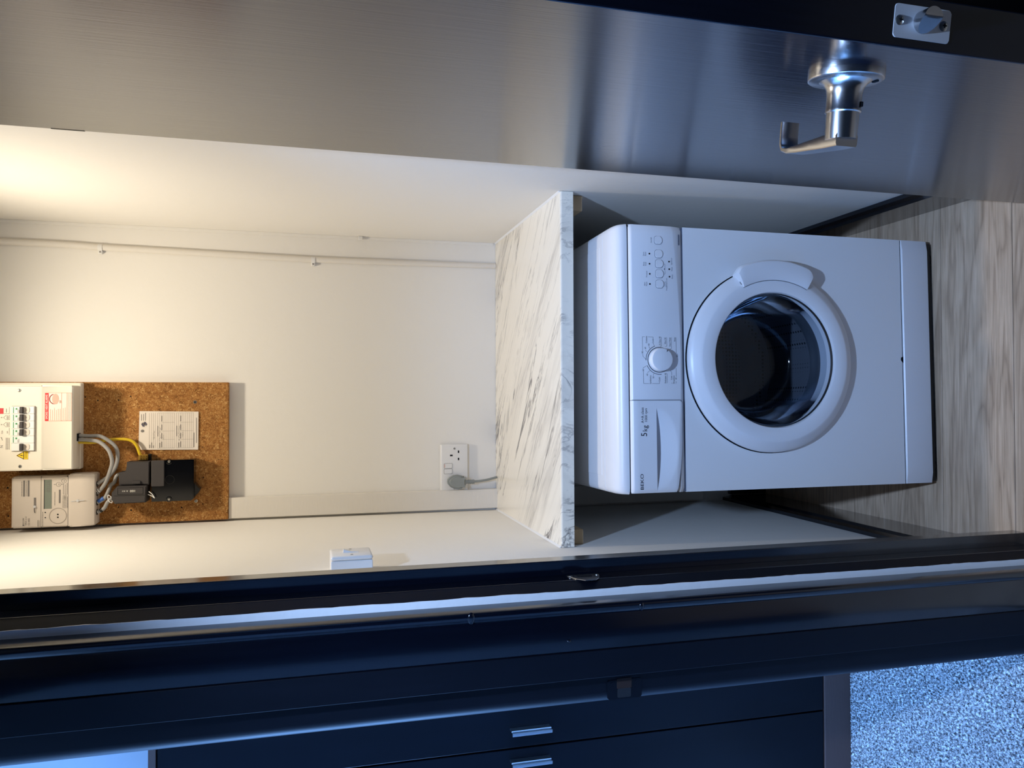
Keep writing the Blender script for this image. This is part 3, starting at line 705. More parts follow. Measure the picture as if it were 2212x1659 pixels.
# ------------------------------------------------------------------ meter board and what is fixed to it
YB = D-.027
mb = thing('meter_board', 'brown particle board backing panel on the back wall, upper left', 'board', (.2, D-.012, 1.744))
obj('panel', B(.006, .3965, YB, D-.0003, 1.744, 2.44, bev=.002), M_chip, mb)
for x, z in ((.3404, 1.8338), (.0613, 1.8299)):
    s_ = obj('screw', lathe(bmesh.new(), [(0, -.0022), (.0035, -.002), (.0048, -.0006), (.0048, 0), (0, 0)], (x, YB, z), 'y', 18), M_zinc, mb, True)
    bm = B(x-.0022, x+.0022, YB-.0027, YB-.0021, z-.0005, z+.0005); box(bm, x-.0005, x+.0005, YB-.0027, YB-.0021, z-.0022, z+.0022)
    obj('screw_cross', bm, M_gap, s_)
bm = bmesh.new()
for x, z, r in ((.357, 2.0, .0018), (.3467, 2.0304, .002), (.3459, 2.0823, .002), (.3554, 2.1137, .0018), (.2133, 1.8132, .0014), (.1274, 1.8104, .0016), (.1772, 1.7703, .0011), (.177, 1.7615, .0013), (.0446, 1.8674, .0022), (.0524, 1.812, .0016), (.0423, 1.9975, .0024), (.0519, 2.0295, .0018), (.1136, 2.2991, .0024), (.0384, 2.2972, .002), (.1221, 1.8215, .001), (.33, 1.93, .0009), (.25, 1.79, .0009)):
    cyl(bm, (x, YB, z), r, -.0002, .001, 'y', 10)
tag(obj('screw_holes', bm, M_gap, mb), kind='stuff')

# consumer unit
YF = YB-.10
cu = thing('consumer_unit', 'cream consumer unit with a row of breakers on the meter board', 'fuse box', (.277, YB, 2.117))
obj('base_flange', B(.1615, .394, YB-.030, YB-.0006, 2.1165, 2.40, bev=.003), M_cu, cu)
bm = bmesh.new(); prism(bm, [(YB-.030, 2.118), (YF+.006, 2.118), (YF+.003, 2.121), (YF+.0032, 2.1845), (YF+.0005, 2.1885), (YF, 2.192), (YF, 2.40), (YB-.030, 2.40)], 'x', .1668, .3855, bev=.0022)
cov = obj('front_cover', bm, M_cu, cu, True)
obj('cable_entry', B(.2385, .2585, YB-.062, YB-.036, 2.1150, 2.1178), M_gap, cu)
for x, z in ((.3728, 2.2416), (.1779, 2.2387)):
    s_ = obj('cover_screw', lathe(bmesh.new(), [(0, -.0018), (.003, -.0016), (.0042, -.0004), (.0042, .001), (0, .001)], (x, YF, z), 'y', 18), M_zinc, cu, True)
    obj('slot', B(x-.003, x+.003, YF-.0021, YF-.0015, z-.0005, z+.0005), M_gap, s_)
obj('breaker_window', B(.2160, .3330, YF-.0008, YF+.001, 2.2040, 2.2582, bev=.0004, seg=1), M_inkpale, cu)
mods = [(.3130, .3316, 1), (.2940, .3126, 1), (.2750, .2936, 1), (.2564, .2746, 1), (.2378, .2560, 0), (.2180, .2374, 1)]
for i, (x0, x1, tg) in enumerate(mods):
    br = tag(obj('breaker', B(x0, x1, YF-.0060, YF+.002, 2.2055, 2.2567, bev=.0008, seg=1), M_white, cu), 'white miniature breaker with dark toggle' if tg and i < 5 else ('white blanking module' if not tg else 'white main switch module with dark toggle'))
    xc = (x0+x1)/2; w = x1-x0
    if tg:
        obj('toggle', B(x0+.0008, x1-.0008, YF-.0155, YF-.006, 2.2290, 2.2366, bev=.0014), M_dkgrey, br)
        obj('toggle_recess', prism(bmesh.new(), rrect(xc+.0005, 2.2226, w*.80, .0136, .004), 'y', YF-.0072, YF-.0060, bev=.0005, seg=1), M_meter, br)
        obj('lettering', strokes([[(xc-.001, 2.2240), (xc+.0015, 2.2240)], [(xc-.001, 2.2220), (xc+.0015, 2.2220)]], .0009, YF-.0074), M_inkgrey, br)
    if i < 5:
        obj('green_mark', flat([(xc+.001, 2.2438), (xc+.0055, 2.2438), (xc+.0055, 2.2478), (xc+.001, 2.2478)], YF-.0062), M_green, br)
        obj('green_line', strokes([[(x0+.002, 2.2525), (x1-.002, 2.2525)]], .0018, YF-.0062), M_green, br)
        obj('lettering', strokes(fine_print(x0+.002, xc+.003, 2.2385, 2.2435, 2, .6, i), .0009, YF-.0062), M_inkgrey, br)
# printed circuit labels above the breakers
yl = YF-.0004
obj('red_label', flat([(.3130, 2.2770), (.3275, 2.2770), (.3275, 2.2880), (.3130, 2.2880)], yl), M_red, cu)
lab = [[(.3135, 2.2640), (.3300, 2.2640)], [(.2592, 2.2637), (.2770, 2.2637)], [(.3135, 2.264), (.3135, 2.276)]]
for hx in (.3035, .2855): lab.append([(hx+.0058, 2.2632), (hx+.0058, 2.2712), (hx, 2.2768), (hx-.0058, 2.2712), (hx-.0058, 2.2632), (hx+.0058, 2.2632)])
bm = strokes(lab, .0006, yl); strokes(fine_print(.2990, .3080, 2.2650, 2.2700, 2, .9, 5)+fine_print(.2810, .2900, 2.2650, 2.2700, 2, .9, 6)+fine_print(.3165, .3270, 2.2680, 2.2730, 1, .9, 7), .0010, yl, bm)
text_bm([('9', .3035, 2.2805, .006, 'CENTER', False), ('9', .2855, 2.2805, .006, 'CENTER', False), ('6A', .2660, 2.2680, .0052, 'CENTER', False), ('32A', .2660, 2.2795, .0052, 'CENTER', False), ('N', .2296, 2.2805, .0090, 'CENTER', False)], yl, bm)
strokes([[(.2455, 2.2790), (.2525, 2.2812)], [(.2520, 2.2800), (.2525, 2.2825)]], .0011, yl, bm)
strokes(fine_print(.2220, .2540, 2.2620, 2.2720, 3, .9, 8), .0011, yl, bm)
obj('circuit_labels', bm, M_inkgrey, cu)
# red and white alarm sticker
YS = YF+.0026
stk = tag(obj('alarm_sticker', B(.2936, .3664, YS-.0004, YS+.0004, 2.1212, 2.1834), M_paper, cu), 'red and white smoke alarm sticker')
obj('red_band', flat([(.2936, 2.1747), (.3664, 2.1747), (.3664, 2.1834), (.2936, 2.1834)], YS-.0006), M_red, stk)
obj('lettering', text_bm([('SMOKE / HEAT ALARMS', .3300, 2.1790, .0066, 'CENTER', False, .92)], YS-.0008), M_inkwhite, stk)
bm = strokes([[(.2938, 2.1446), (.3662, 2.1446)], [(.2938, 2.1324), (.3662, 2.1324)], [(.2938, 2.1745), (.2938, 2.1214), (.3662, 2.1214), (.3662, 2.1745)]], .0011, YS-.0007)
strokes(fine_print(.2955, .3290, 2.1460, 2.1725, 6, .75, 11)+fine_print(.2955, .3300, 2.1340, 2.1430, 2, .8, 12)+fine_print(.3400, .3480, 2.1455, 2.1500, 2, .8, 13), .0012, YS-.0007, bm)
obj('print', bm, M_pink, stk)
bm = disc(.3505, 2.1590, .0136, YS-.0008, 28, None, .0078); obj('alarm_picture', bm, M_pink, stk)
bm = strokes([arc(.3505, 2.1600, .0130, 20, 160, 18)], .0016, YS-.0010); strokes([[(.3373, 2.1610), (.3380, 2.1660)]], .001, YS-.001, bm)
bm2 = bm; obj('alarm_rim', bm2, M_red, stk)
obj('pale_rows', strokes([[(.2945, 2.1295), (.3655, 2.1295)], [(.2945, 2.1268), (.3655, 2.1268)], [(.2945, 2.1240), (.3655, 2.1240)]], .0005, YS-.0007), M_inkpale, stk)
# yellow warning triangle
tri = tag(obj('warning_sticker', prism(bmesh.new(), [(.1958, 2.2208), (.2160, 2.2208), (.2160, 2.2305), (.2065, 2.2465), (.2050, 2.2465), (.1958, 2.2305)], 'y', YF-.0008, YF), M_yellowlab, cu), 'yellow electric shock warning sticker')
bm = strokes([[(.1966, 2.2305), (.2152, 2.2305), (.2058, 2.2455), (.1966, 2.2305)]], .0013, YF-.0010)
strokes([[(.2075, 2.2395), (.2050, 2.2355), (.2070, 2.2355), (.2052, 2.2318)]], .0012, YF-.0010, bm); strokes([[(.1985, 2.2272), (.2130, 2.2272)], [(.1985, 2.2240), (.2130, 2.2240)]], .0007, YF-.0010, bm)
obj('symbol', bm, M_ink, tri)

# electricity meter
YM = YB-.055
me_ = thing('electricity_meter', 'pale grey electricity meter with a display, left of the consumer unit', 'meter', (.08, YB, 2.076))
bm = bmesh.new(); prism(bm, [(YB, 2.140), (YM, 2.140), (YM, 2.268), (YM+.004, 2.2728), (YB, 2.2755)], 'x', .0125, .1465, bev=.003)
obj('casing', bm, M_meter, me_, True)
bm = bmesh.new(); prof = [(YB, 2.1385), (YM-.001, 2.1385), (YM-.002, 2.128), (YM-.001, 2.108), (YM+.002, 2.090), (YM+.008, 2.0785), (YM+.016, 2.0765), (YB, 2.0765)]
prism(bm, prof, 'x', .0115, .1510, bev=.0025)
tc_ = obj('terminal_cover', bm, M_meter, me_, True)
obj('joint', B(.0125, .1465, YM-.0002, YM+.004, 2.1380, 2.1402), M_inkgrey, me_)
obj('joint', B(.0125, .1470, YM-.0004, YM+.004, 2.2028, 2.2038), M_inkgrey, me_)
obj('display', B(.0615, .1375, YM-.0008, YM+.001, 2.1785, 2.1962, bev=.0004, seg=1), M_lcd, me_)
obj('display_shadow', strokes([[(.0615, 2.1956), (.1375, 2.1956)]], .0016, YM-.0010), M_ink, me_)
obj('lettering', text_bm([('03123', .1335, 2.1858, .0120, 'RIGHT', False, .95)], YM-.0011), M_inkgrey, me_)
bm = strokes(fine_print(.0963, .1362, 2.2465, 2.2500, 1, .95, 21)+fine_print(.0963, .1362, 2.2365, 2.2395, 1, .95, 22)+fine_print(.0700, .1050, 2.1695, 2.1725, 1, 1, 23)+fine_print(.0620, .0980, 2.1395, 2.1530, 4, .8, 24)+fine_print(.0980, .1300, 2.1400, 2.1530, 3, .8, 25)+fine_print(.0160, .0330, 2.2060, 2.2120, 2, .8, 26)+fine_print(.0150, .0560, 2.1975, 2.2005, 1, .9, 27), .0010, YM-.0004)
strokes([[(.0965, 2.2432), (.1360, 2.2432)], [(.0965, 2.2327), (.1360, 2.2327)], [(.0765, 2.1594), (.1095, 2.1594)]], .0040, YM-.0005, bm)
text_bm([('ECON', .0235, 2.2440, .0056, 'LEFT', False), ('TSP-01-21-C', .0190, 2.2380, .0052, 'LEFT', False, .9), ('CE 0002', .0190, 2.2312, .0056, 'LEFT', False), ('CE', .0850, 2.1465, .0062, 'LEFT', False)], YM-.0005, bm)
flat([(.0190, 2.2420), (.0222, 2.2420), (.0222, 2.2460), (.0190, 2.2460)], YM-.0005, bm)
strokes([arc(.1248, 2.1622, .0056, 0, 360, 24), arc(.1332, 2.1497, .0056, 0, 360, 24)], .0006, YM-.0005, bm)
strokes([[(.1225, 2.1615), (.1270, 2.1615)], [(.1310, 2.1490), (.1352, 2.1490)], [(.1248, 2.1690), (.1248, 2.1735)], [(.1248, 2.1555), (.1248, 2.1510)]], .0010, YM-.0005, bm)
tag(obj('printing', bm, M_inkgrey, me_), kind='stuff')
obj('optical_port', lathe(bmesh.new(), [(.0208, 0), (.0208, -.0009), (.0196, -.0009), (.0196, 0)], (.0418, YM, 2.1634), 'y', 40, closed=True), M_inkpale, me_)
for x, z, r in ((.0454, 2.1636, .0020), (.0380, 2.1635, .0020), (.0519, 2.1932, .0016), (.0383, 2.1931, .0016)): obj('sensor_dot', cyl(bmesh.new(), (x, YM, z), r, -.0006, .001, 'y', 14), M_black, me_)
for x, z, l in ((.0681, 2.2177, 1), (.0801, 2.1160, 0)):
    y = YM-.0022-(.0 if l else .0004)
    s_ = obj('seal', lathe(bmesh.new(), [(0, -.003), (.003, -.003), (.0036, 0), (0, 0)], (x, y+.001, z), 'y', 16), M_silver, me_, True)
    if l:
        obj('seal_slot', B(.0700, .0915, YM-.0006, YM+.001, 2.2150, 2.2200), M_inkgrey, s_)
        obj('seal_wire', tube(bmesh.new(), [(.068, y, 2.2177), (.060, y-.001, 2.2180), (.052, y, 2.2172)], .0008, 6), M_ink, s_)
    else: obj('seal_wire', tube(bmesh.new(), [(x-.001, y, 2.1320), (x, y-.001, 2.116), (x+.001, y, 2.1000)], .0010, 6), M_silver, s_)
bm = bmesh.new()
for x in (.1205, .0955, .070, .0445): cyl(bm, (x, YB-.030, 2.0768), .0078, -.0022, .001, 'z', 18)
obj('cable_entries', bm, M_black, me_)

# record card
cardr = thing('record_card', 'white printed test record card pinned to the meter board', 'card', (.262, YB, 1.824))
obj('sheet', prism(bmesh.new(), [(.3159, 1.9769), (.3135, 1.8240), (.2063, 1.8244), (.2088, 1.9730), (.2240, 1.9786)], 'y', YB-.0035, YB-.0015), M_paper, cardr)
yc = YB-.0038
L = []
for i in range(4): L.append([(.2125, 1.9515-i*.0052), (.3105, 1.9515-i*.0052)])
for b0 in (1.9305, 1.8815):
    for i in range(10): L.append([(.2122, b0-i*.0049), (.3104, b0-i*.0049)])
    for k in (.2365, .2600, .2840): L.append([(k, b0-.0120), (k, b0-.044)])
    L += [[(.2122, b0), (.2122, b0-.0442)], [(.3104, b0), (.3104, b0-.0442)]]
obj('ruled_lines', strokes(L, .00055, yc), M_inkpale, cardr)
bm = strokes(fine_print(.2900, .3110, 1.9590, 1.9740, 3, .8, 31), .0014, yc)
for b0 in (1.9305, 1.8815):
    for x in (.2150, .2390, .2625, .2870): strokes([[(x, b0-.0112), (x+.0150, b0-.0112)]], .0016, yc, bm)
    strokes([[(.2455, b0-.0008), (.2740, b0-.0008)], [(.2140, b0-.0062), (.2270, b0-.0062)]], .0016, yc, bm)
strokes([[(.2135, 1.9500), (.2220, 1.9500)], [(.2135, 1.9452), (.2280, 1.9452)], [(.2135, 1.9405), (.2200, 1.9405)], [(.2140, 1.8355), (.2540, 1.8355)], [(.2255, 1.8290), (.2960, 1.8290)]], .0016, yc, bm)
tag(obj('printing', bm, M_inkgrey, cardr), kind='stuff')
rnd = random.Random(3); bm = bmesh.new()
for x0, x1, z in ((.2370, .2600, 1.9395), (.2320, .2700, 1.9240), (.2330, .2740, 1.8740), (.2420, .2550, 1.8650), (.2360, .2500, 1.9160)):
    p = [(x0, z)]
    while p[-1][0] < x1: p.append((p[-1][0]+rnd.uniform(.0006, .0026), z+rnd.uniform(-.0022, .0026)))
    strokes([p], .00045, yc, bm)
tag(obj('handwriting', bm, M_inkgrey, cardr), kind='stuff')
M_logo = mat('logo_print', (84, 78, 92), .6)
lg = obj('hexagon_logo', flat([(.2793+.0078*math.cos(math.radians(30+60*i)), 1.9645+.0078*math.sin(math.radians(30+60*i))) for i in range(6)], yc), M_logo, cardr)
obj('logo_curve', strokes([[(.2858, 1.9672), (.2825, 1.9668), (.2805, 1.9655), (.2790, 1.9640), (.2770, 1.9622), (.2730, 1.9612)]], .0032, yc-.0002), M_paper, lg)
obj('round_logo', disc(.2608, 1.9687, .0040, yc, 18, None, .0046), M_inkgrey, cardr)

# service cut-out: three black mouldings
YC = YB-.05
cut = thing('service_cutout', 'black and charcoal service fuse cut-out at the foot of the meter board', 'fuse holder', (.125, YB, 1.83))
obj('neutral_block', prism(bmesh.new(), [(.1793, 1.9989), (.1793, 1.9429), (.1170, 1.9433), (.1177, 2.0180), (.1516, 2.0188), (.1530, 2.0000)], 'y', YC, YB, bev=.0018), M_dkgrey, cut)
obj('clip', B(.1195, .1275, YC-.004, YC+.004, 1.9640, 1.9840, bev=.001), M_dkgrey, cut)
fu = tag(obj('fuse_carrier', prism(bmesh.new(), [(.0985, 2.0330), (.1155, 2.0200), (.1150, 1.9478), (.0700, 1.9495), (.0690, 2.0254), (.0800, 2.0330)], 'y', YC-.014, YB, bev=.002), M_dkgrey, cut), 'charcoal fuse carrier with upside-down white lettering')
obj('ridge', strokes([[(.0905, 2.0260), (.0905, 1.9520)], [(.1008, 2.0180), (.1008, 2.0190)]], .0010, YC-.0145), M_black, fu)
obj('panel_frame', strokes([[(.1110, 2.0180), (.1110, 1.9555), (.0935, 1.9555), (.0935, 2.0180), (.1110, 2.0180)]], .0010, YC-.0144), M_black, fu)
# the lettering runs up the moulding
tb = text_bm([('100', 0, 0, .0086, 'LEFT', False, 1.15), ('A', .0195, .0, .0058, 'LEFT', False, 1.1), ('BS II', .0262, 0, .0048, 'LEFT', False, .9)], 0)
for v in tb.verts:
    x, z = v.co.x, v.co.z; v.co = Vector((.1025+(-z)*1.0, YC-.0146, 1.9730+x))
obj('lettering', tb, M_inkwhite, fu)
lo_ = obj('lower_box', prism(bmesh.new(), [(.1815, 1.9380), (.1822, 1.8300), (.0745, 1.8300), (.0690, 1.8370), (.0690, 1.9380)], 'y', YC+.004, YB, bev=.0022), M_blackgloss, cut)
obj('shoulder', B(.1110, .1815, YC-.001, YC+.010, 1.9050, 1.9378, bev=.0015), M_dkgrey, lo_)
obj('thumb_mark', lathe(bmesh.new(), [(.012, 0), (.012, -.0006), (.0112, -.0006), (.0112, 0)], (.128, YC+.004, 1.8915), 'y', 28, closed=True), M_black, lo_)
obj('cable_gland', prism(bmesh.new(), [(.1175, 1.8310), (.0983, 1.8147), (.0860, 1.8215), (.0772, 1.8310)], 'y', YC+.012, YB-.004, bev=.0015), M_black, cut)
for x, z in ((.1775, 1.8934), (.0745, 1.8930)):
    obj('screw_boss', lathe(bmesh.new(), [(.0078, 0), (.0078, -.0012), (.0062, -.0014), (.0062, 0)], (x, YC+.004, z), 'y', 24, closed=True), M_blackgloss, cut)
    obj('screw', lathe(bmesh.new(), [(0, -.003), (.003, -.0028), (.0042, -.001), (.0042, 0), (0, 0)], (x, YC+.004, z), 'y', 16), M_zinc, cut, True)
obj('fixing_screw', lathe(bmesh.new(), [(0, -.002), (.003, -.002), (.004, 0), (0, 0)], (.1455, YC+.010, 2.0205), 'y', 14), M_zinc, cut, True)
obj('seal_wire', tube(bmesh.new(), [(.0985, YC-.008, 1.9420), (.0920, YC-.010, 1.9340), (.0810, YC-.009, 1.9275), (.0855, YC-.006, 1.9340), (.0905, YC-.004, 1.9450)], .0011, 6), M_white, cut, True)
obj('seal_wire', tube(bmesh.new(), [(.0870, YC-.010, 2.0340), (.0930, YC-.012, 2.0410), (.0850, YC-.012, 2.0420), (.0760, YC-.012, 2.0390), (.0720, YC-.010, 2.0330), (.0800, YC-.010, 2.0320)], .0011, 6), M_white, cut, True)

tbk = thing('earth_terminal', 'brass earth terminal block beside the cut-out', 'terminal', (.188, YB, 1.951))
obj('base', B(.1800, .1975, YB-.012, YB, 1.9450, 1.9520, bev=.001), M_black, tbk)
obj('bar', B(.1810, .1965, YB-.024, YB, 1.9515, 1.9745, bev=.0015), M_brass, tbk)
for x in (.1850, .1925):
    for z in (1.9575, 1.9635, 1.9695): obj('screw', cyl(bmesh.new(), (x, YB-.024, z), .0024, -.0022, .001, 'y', 12), M_brass, tbk, True)

# cables
def cable(name, label, pts, r, m_, group=None, ferr=None):
    t = thing(name, label, 'cable', pts[0], group=group)
    obj('sheath', tube(bmesh.new(), pts, r, 14), m_, t, True)
    for f in (ferr or []):
        p0, p1, rr, fm = f; obj('marker_sleeve', tube(bmesh.new(), [p0, p1], rr, 14, 0), fm, t, True)
        a = Vector(p0).lerp(Vector(p1), .35); b = Vector(p0).lerp(Vector(p1), .65)
        if fm is M_white:
            d_ = (b-a).normalized()*.0009
            obj('sleeve_mark', tube(bmesh.new(), [a-d_, a+d_], rr*1.03, 14, 0), M_ink, t); obj('sleeve_mark', tube(bmesh.new(), [b-d_*.6, b+d_*.6], rr*1.03, 14, 0), M_ink, t)
    return t
Z0 = 2.119
cable('grey_cable', 'grey cable on the outside of the bend from consumer unit to meter', [(.2525, YB-.048, Z0), (.2508, YB-.046, 2.090), (.2490, YB-.044, 2.0636), (.2263, YB-.042, 2.0330), (.2007, YB-.042, 2.0230), (.1686, YB-.036, 2.0285), (.1440, YB-.030, 2.0440), (.1270, YB-.030, 2.0660), (.1208, YB-.030, 2.0770)], .0050, M_grey_cable, 'grey meter cables', [((.1232, YB-.030, 2.0745), (.1208, YB-.030, 2.0780), .0064, M_white)])
cable('grey_cable', 'grey cable on the inside of the bend from consumer unit to meter', [(.2420, YB-.052, Z0), (.2405, YB-.054, 2.090), (.2352, YB-.056, 2.0655), (.2163, YB-.060, 2.0440), (.1975, YB-.062, 2.0350), (.1773, YB-.060, 2.0330), (.1521, YB-.054, 2.0405), (.1270, YB-.042, 2.0510), (.1060, YB-.032, 2.0660), (.0955, YB-.030, 2.0770)], .0050, M_grey_cable, 'grey meter cables', [((.1035, YB-.031, 2.0700), (.0978, YB-.030, 2.0780), .0064, M_white)])
cable('grey_cable', 'short grey meter cable with a blue sleeve into the cut-out', [(.0700, YB-.030, 2.0770), (.0730, YB-.030, 2.0680), (.0830, YB-.031, 2.0560), (.1000, YB-.030, 2.0480), (.1150, YB-.028, 2.0430), (.1240, YB-.026, 2.0340), (.1420, YB-.026, 2.0280), (.1450, YB-.026, 2.0120)], .0050, M_grey_cable, 'grey meter cables', [((.0718, YB-.030, 2.0740), (.0702, YB-.030, 2.0780), .0064, M_white), ((.0815, YB-.031, 2.0585), (.0728, YB-.030, 2.0722), .0060, M_blue)])
cable('grey_cable', 'short grey meter cable with a black band, nearest the left wall', [(.0445, YB-.030, 2.0770), (.0470, YB-.030, 2.0680), (.0560, YB-.031, 2.0570), (.0700, YB-.030, 2.0500), (.0800, YB-.029, 2.0400), (.0850, YB-.028, 2.0220)], .0050, M_grey_cable, 'grey meter cables', [((.0462, YB-.030, 2.0735), (.0446, YB-.030, 2.0780), .0064, M_white), ((.0510, YB-.0305, 2.0625), (.0478, YB-.030, 2.0675), .0058, M_black)])
cable('yellow_cable', 'yellow earth cable from consumer unit to the brass terminal', [(.2350, YB-.044, Z0), (.2332, YB-.040, 2.0836), (.2390, YB-.026, 2.0500), (.2400, YB-.018, 2.0250), (.2385, YB-.016, 2.0050), (.2320, YB-.016, 1.9900), (.2180, YB-.016, 1.9800), (.1990, YB-.016, 1.9735), (.1940, YB-.015, 1.9700)], .0040, M_yellow)

# ------------------------------------------------------------------ socket, plug, switch, conduit
so = thing('double_socket', 'white double wall socket above the worktop, lower left', 'socket', (.133, D, 1.046))
obj('pattress', B(.0570, .2070, D-.0060, D-.0003, 1.0455, 1.1310, bev=.003), M_white, so)
obj('faceplate', B(.0562, .2072, D-.0125, D-.0055, 1.0445, 1.1300, bev=.004, seg=3), M_white, so, True)
ys = D-.0126
for x in (.1936, .0710): obj('screw', cyl(bmesh.new(), (x, ys, 1.0872), .0031, -.0008, .001, 'y', 16), M_zinc, so)
for x, z, w, h in ((.1726, 1.0970, .0050, .0082), (.1837, 1.0745, .0075, .0042), (.1612, 1.0745, .0075, .0042)): obj('pin_slot', B(x-w/2, x+w/2, ys-.0004, ys+.003, z-h/2, z+h/2), M_black, so)
for i, (x0, x1) in enumerate(((.1335, .1480), (.1165, .1310))):
    sw = obj('switch_rocker', prism(bmesh.new(), rrect((x0+x1)/2, 1.1072, x1-x0, .0245, .0022), 'y', ys-.0018, ys+.001, bev=.0008, seg=2), M_white, so, True)
    obj('rocker_gap', strokes([rrect((x0+x1)/2, 1.1072, x1-x0+.0010, .0255, .0024)+[rrect((x0+x1)/2, 1.1072, x1-x0+.0010, .0255, .0024)[0]]], .0007, ys-.0002), M_inkgrey, sw)
    if i == 0: obj('red_flag', flat([(x0+.002, 1.1170), (x1-.002, 1.1170), (x1-.002, 1.1188), (x0+.002, 1.1188)], ys-.0021), M_pink, sw)
pl = thing('plug', 'grey plug with its flex in the left half of the double socket', 'plug', (.0905, ys, 1.06))
bm = bmesh.new()
prof = [(.0935, 1.1115), (.1010, 1.1105), (.1080, 1.1020), (.1130, 1.0920), (.1140, 1.0790), (.1110, 1.0680), (.1030, 1.0620), (.0985, 1.0560), (.0845, 1.0555), (.0800, 1.0620), (.0720, 1.0680), (.0695, 1.0790), (.0720, 1.0920), (.0770, 1.1020), (.0860, 1.1100)]
prism(bm, prof, 'y', ys-.028, ys-.0006, bev=.006, seg=3)
obj('body', bm, M_plug, pl, True)
bm = bmesh.new(); tube(bm, [(.0912, ys-.016, 1.058), (.0920, ys-.016, 1.028)], .0058, 14, 0)
gr = obj('grommet', bm, M_plug, pl, True)
for z in (1.046, 1.0405, 1.035, 1.030): obj('rib', tube(bmesh.new(), [(.0914, ys-.016, z+.0012), (.0915, ys-.016, z-.0012)], .0068, 14, 0), M_plug, gr, True)
obj('flex', tube(bmesh.new(), [(.0920, ys-.016, 1.030), (.0936, ys-.016, 1.006), (.0980, ys-.014, .978), (.1030, ys-.010, ZT+.002)], .0036, 12), M_plug, pl, True)

lsw = thing('light_switch', 'white surface mounted light switch on the left wall', 'switch', (0, -.118, 1.40))
obj('back_box', B(.0004, .0312, -.1612, -.0757, 1.4005, 1.4820, bev=.002), M_white, lsw)
obj('faceplate', B(.0312, .0405, -.1615, -.0755, 1.4000, 1.4825, bev=.0050, seg=3), M_white, lsw, True)
bm = bmesh.new(); prism(bm, [(.0400, 1.4570), (.0468, 1.4560), (.0425, 1.4415), (.0412, 1.4265), (.0400, 1.4260)], 'y', -.1250, -.1120)
obj('rocker', bm, M_white, lsw)
for y in (-.0895, -.1475): obj('screw', cyl(bmesh.new(), (.0405, y, 1.4412), .0028, -.001, .0006, 'x', 14), M_zinc, lsw)

co = thing('cable_conduit', 'white conduit clipped down the back wall near the right corner', 'conduit', (.765, D, .955))
yp = D-.0052
obj('pipe', tube(bmesh.new(), [(.7755, yp, 2.44), (.7757, yp, 2.3281), (.7756, yp, 2.2453), (.7746, yp, 2.1609), (.7715, yp, 2.0834), (.7688, yp, 1.9269), (.7655, yp, 1.7427), (.7620, yp, 1.5108), (.7630, yp, 1.2802), (.7651, yp, ZT+.001)], .0085, 16), M_trunk, co, True)
for x, z in ((.7706, 2.0834), (.7605, 1.5108)):
    c_ = obj('clip', tube(bmesh.new(), [(x, yp-.0004, z+.0055), (x, yp-.0004, z-.0055)], .0098, 16, 0), M_white, co, True)
    obj('clip_foot', B(x-.0180, x-.004, D-.0095, D-.0003, z-.0055, z+.0055, bev=.002), M_white, c_)
    obj('nail_head', cyl(bmesh.new(), (x-.0125, D-.0095, z), .0020, -.0010, .001, 'y', 12), M_inkgrey, c_)
tag(obj('cable_clip', prism(bmesh.new(), [(.826, 1.3665), (.8375, 1.3665), (.8375, 1.3795), (.829, 1.3795), (.826, 1.377)], 'y', D-.012, D-.006, bev=.0008, seg=1), M_white), 'small empty white cable clip in the right back corner', 'cable clip')

# ------------------------------------------------------------------ bedroom seen through the doorway on the left
struct('wall_bedroom_back', B(-3.3, -.165, .84, .94, 0, CEIL), M_hall, 'pale bedroom wall above the wardrobe', 'wall')
bm = bmesh.new(); box(bm, -3.3, -3.2, -2.95, -.60, 0, CEIL); box(bm, -3.3, -3.2, .50, .84, 0, CEIL); box(bm, -3.3, -3.2, -.60, .50, 0, .70); box(bm, -3.3, -3.2, -.60, .50, 2.20, CEIL)
struct('wall_bedroom_left', bm, M_hall, 'bedroom wall with the window out of view', 'wall')
struct('wall_bedroom_front', B(-3.3, -.165, -3.05, -2.95, 0, CEIL), M_hall, 'bedroom wall out of view behind the camera', 'wall')
struct('ceiling_bedroom', B(-3.3, -.165, -2.95, .94, CEIL, CEIL+.06), M_ceil, 'white bedroom ceiling', 'ceiling')
w1 = thing('window_1', 'white framed bedroom window out of view', 'window', (-3.25, -.05, .70), kind='structure')
bm = bmesh.new(); box(bm, -3.27, -3.22, -.60, -.55, .70, 2.20); box(bm, -3.27, -3.22, .45, .50, .70, 2.20); box(bm, -3.27, -3.22, -.55, .45, .70, .75); box(bm, -3.27, -3.22, -.55, .45, 2.15, 2.20); box(bm, -3.27, -3.22, -.07, -.03, .75, 2.15)
obj('window_frame', bm, M_white, w1)
obj('pane', B(-3.25, -3.246, -.55, -.07, .75, 2.15), M_clear, w1); obj('pane', B(-3.25, -3.246, -.03, .45, .75, 2.15), M_clear, w1)
fc = struct('floor_carpet', B(-3.3, -.11, -3.05, .94, -.03, -.004), M_carpet, 'blue lit grey carpet in the bedroom', 'carpet')
bm = bmesh.new(); NXc, NYc = 330, 420; x0c, x1c, y0c, y1c = -.90, -.115, -.70, .24      # loop pile where the doorway shows it
rnd = random.Random(5); vs = []
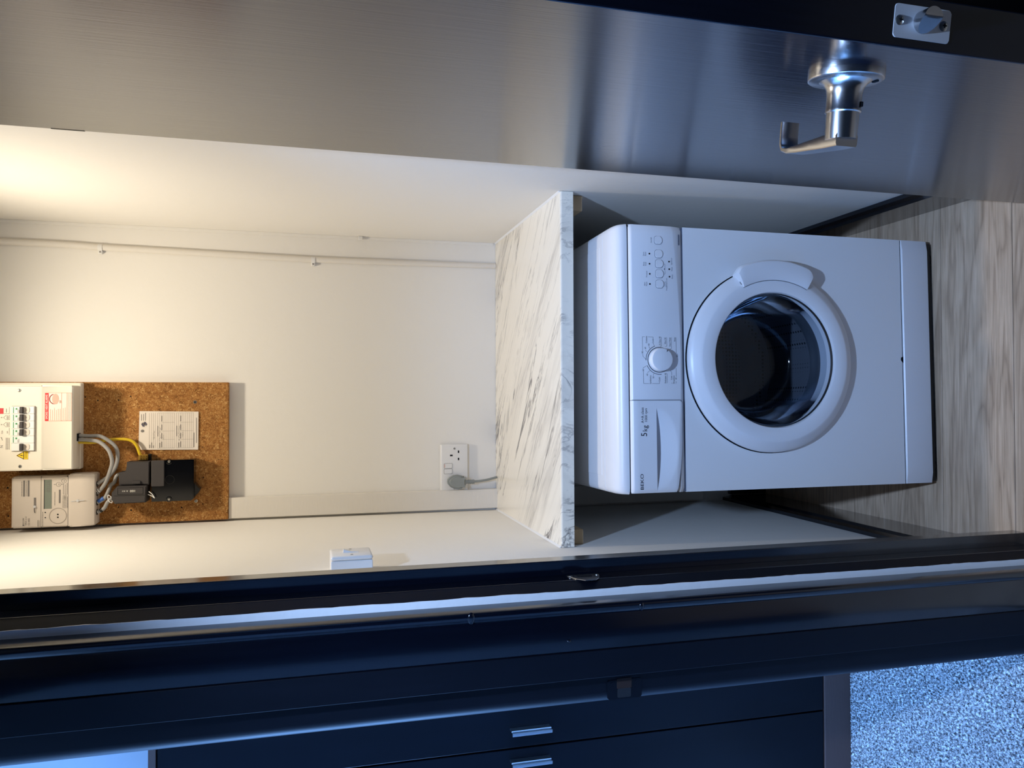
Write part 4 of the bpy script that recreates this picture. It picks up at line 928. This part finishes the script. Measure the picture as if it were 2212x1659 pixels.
for i in range(NXc+1):
    vs.append([bm.verts.new((x0c+(x1c-x0c)*i/NXc+rnd.uniform(-.0008, .0008), y0c+(y1c-y0c)*j/NYc+rnd.uniform(-.0008, .0008), rnd.choice((-.0028, -.001, .0, .0008, .0018)))) for j in range(NYc+1)])
for i in range(NXc):
    for j in range(NYc): bm.faces.new((vs[i][j], vs[i+1][j], vs[i+1][j+1], vs[i][j+1]))
tag(obj('carpet_pile', bm, M_carpet, fc), kind='stuff')

YW = .217
wr = thing('wardrobe', 'navy two-door wardrobe with brown frame in the bedroom doorway', 'wardrobe', (-.75, YW+.3, 0))
obj('top_board', B(-1.30, -.20, YW-.004, .835, 1.862, 1.878, bev=.0015), M_walnut, wr)
obj('plinth', B(-1.30, -.20, YW-.004, .835, .0, .0865, bev=.0015), M_walnut, wr)
obj('carcass', B(-1.298, -.202, YW+.022, .833, .0865, 1.862), M_gap, wr)
for x0, x1, hx in ((-1.05, -.5545, -.588), (-.5500, -.202, -.508)):
    dr2 = obj('wardrobe_door', B(x0, x1, YW, YW+.020, .0895, 1.859, bev=.0012), M_ward, wr)
    bm = B(hx-.0035, hx+.0045, YW-.026, YW-.020, .915, 1.021, bev=.001)
    h_ = tag(obj('handle', bm, M_alu, dr2), 'aluminium bar handle')
    box_ = bmesh.new(); box(box_, hx+.0052, hx+.0095, YW-.022, YW-.0002, .9165, 1.0225, bev=.0008, seg=1)
    obj('handle_web', box_, M_alu, dr2)

# ------------------------------------------------------------------ lamps (both above the frame)
cl = thing('cupboard_lamp', 'bare bulb lamp holder on the cupboard ceiling', 'lamp', (.42, .14, CEIL))
obj('ceiling_rose', lathe(bmesh.new(), [(0, 0), (.045, 0), (.043, -.012), (.02, -.018), (0, -.018)], (.42, .14, CEIL), 'z', 28), M_white, cl, True)
hl = thing('hall_downlight', 'recessed steel downlight in the hall ceiling', 'lamp', (.47, -1.37, 2.40))
obj('bezel', lathe(bmesh.new(), [(.042, 0), (.042, -.004), (.032, -.003), (.032, 0)], (.47, -1.37, 2.40), 'z', 32, closed=True), M_chrome, hl, True)
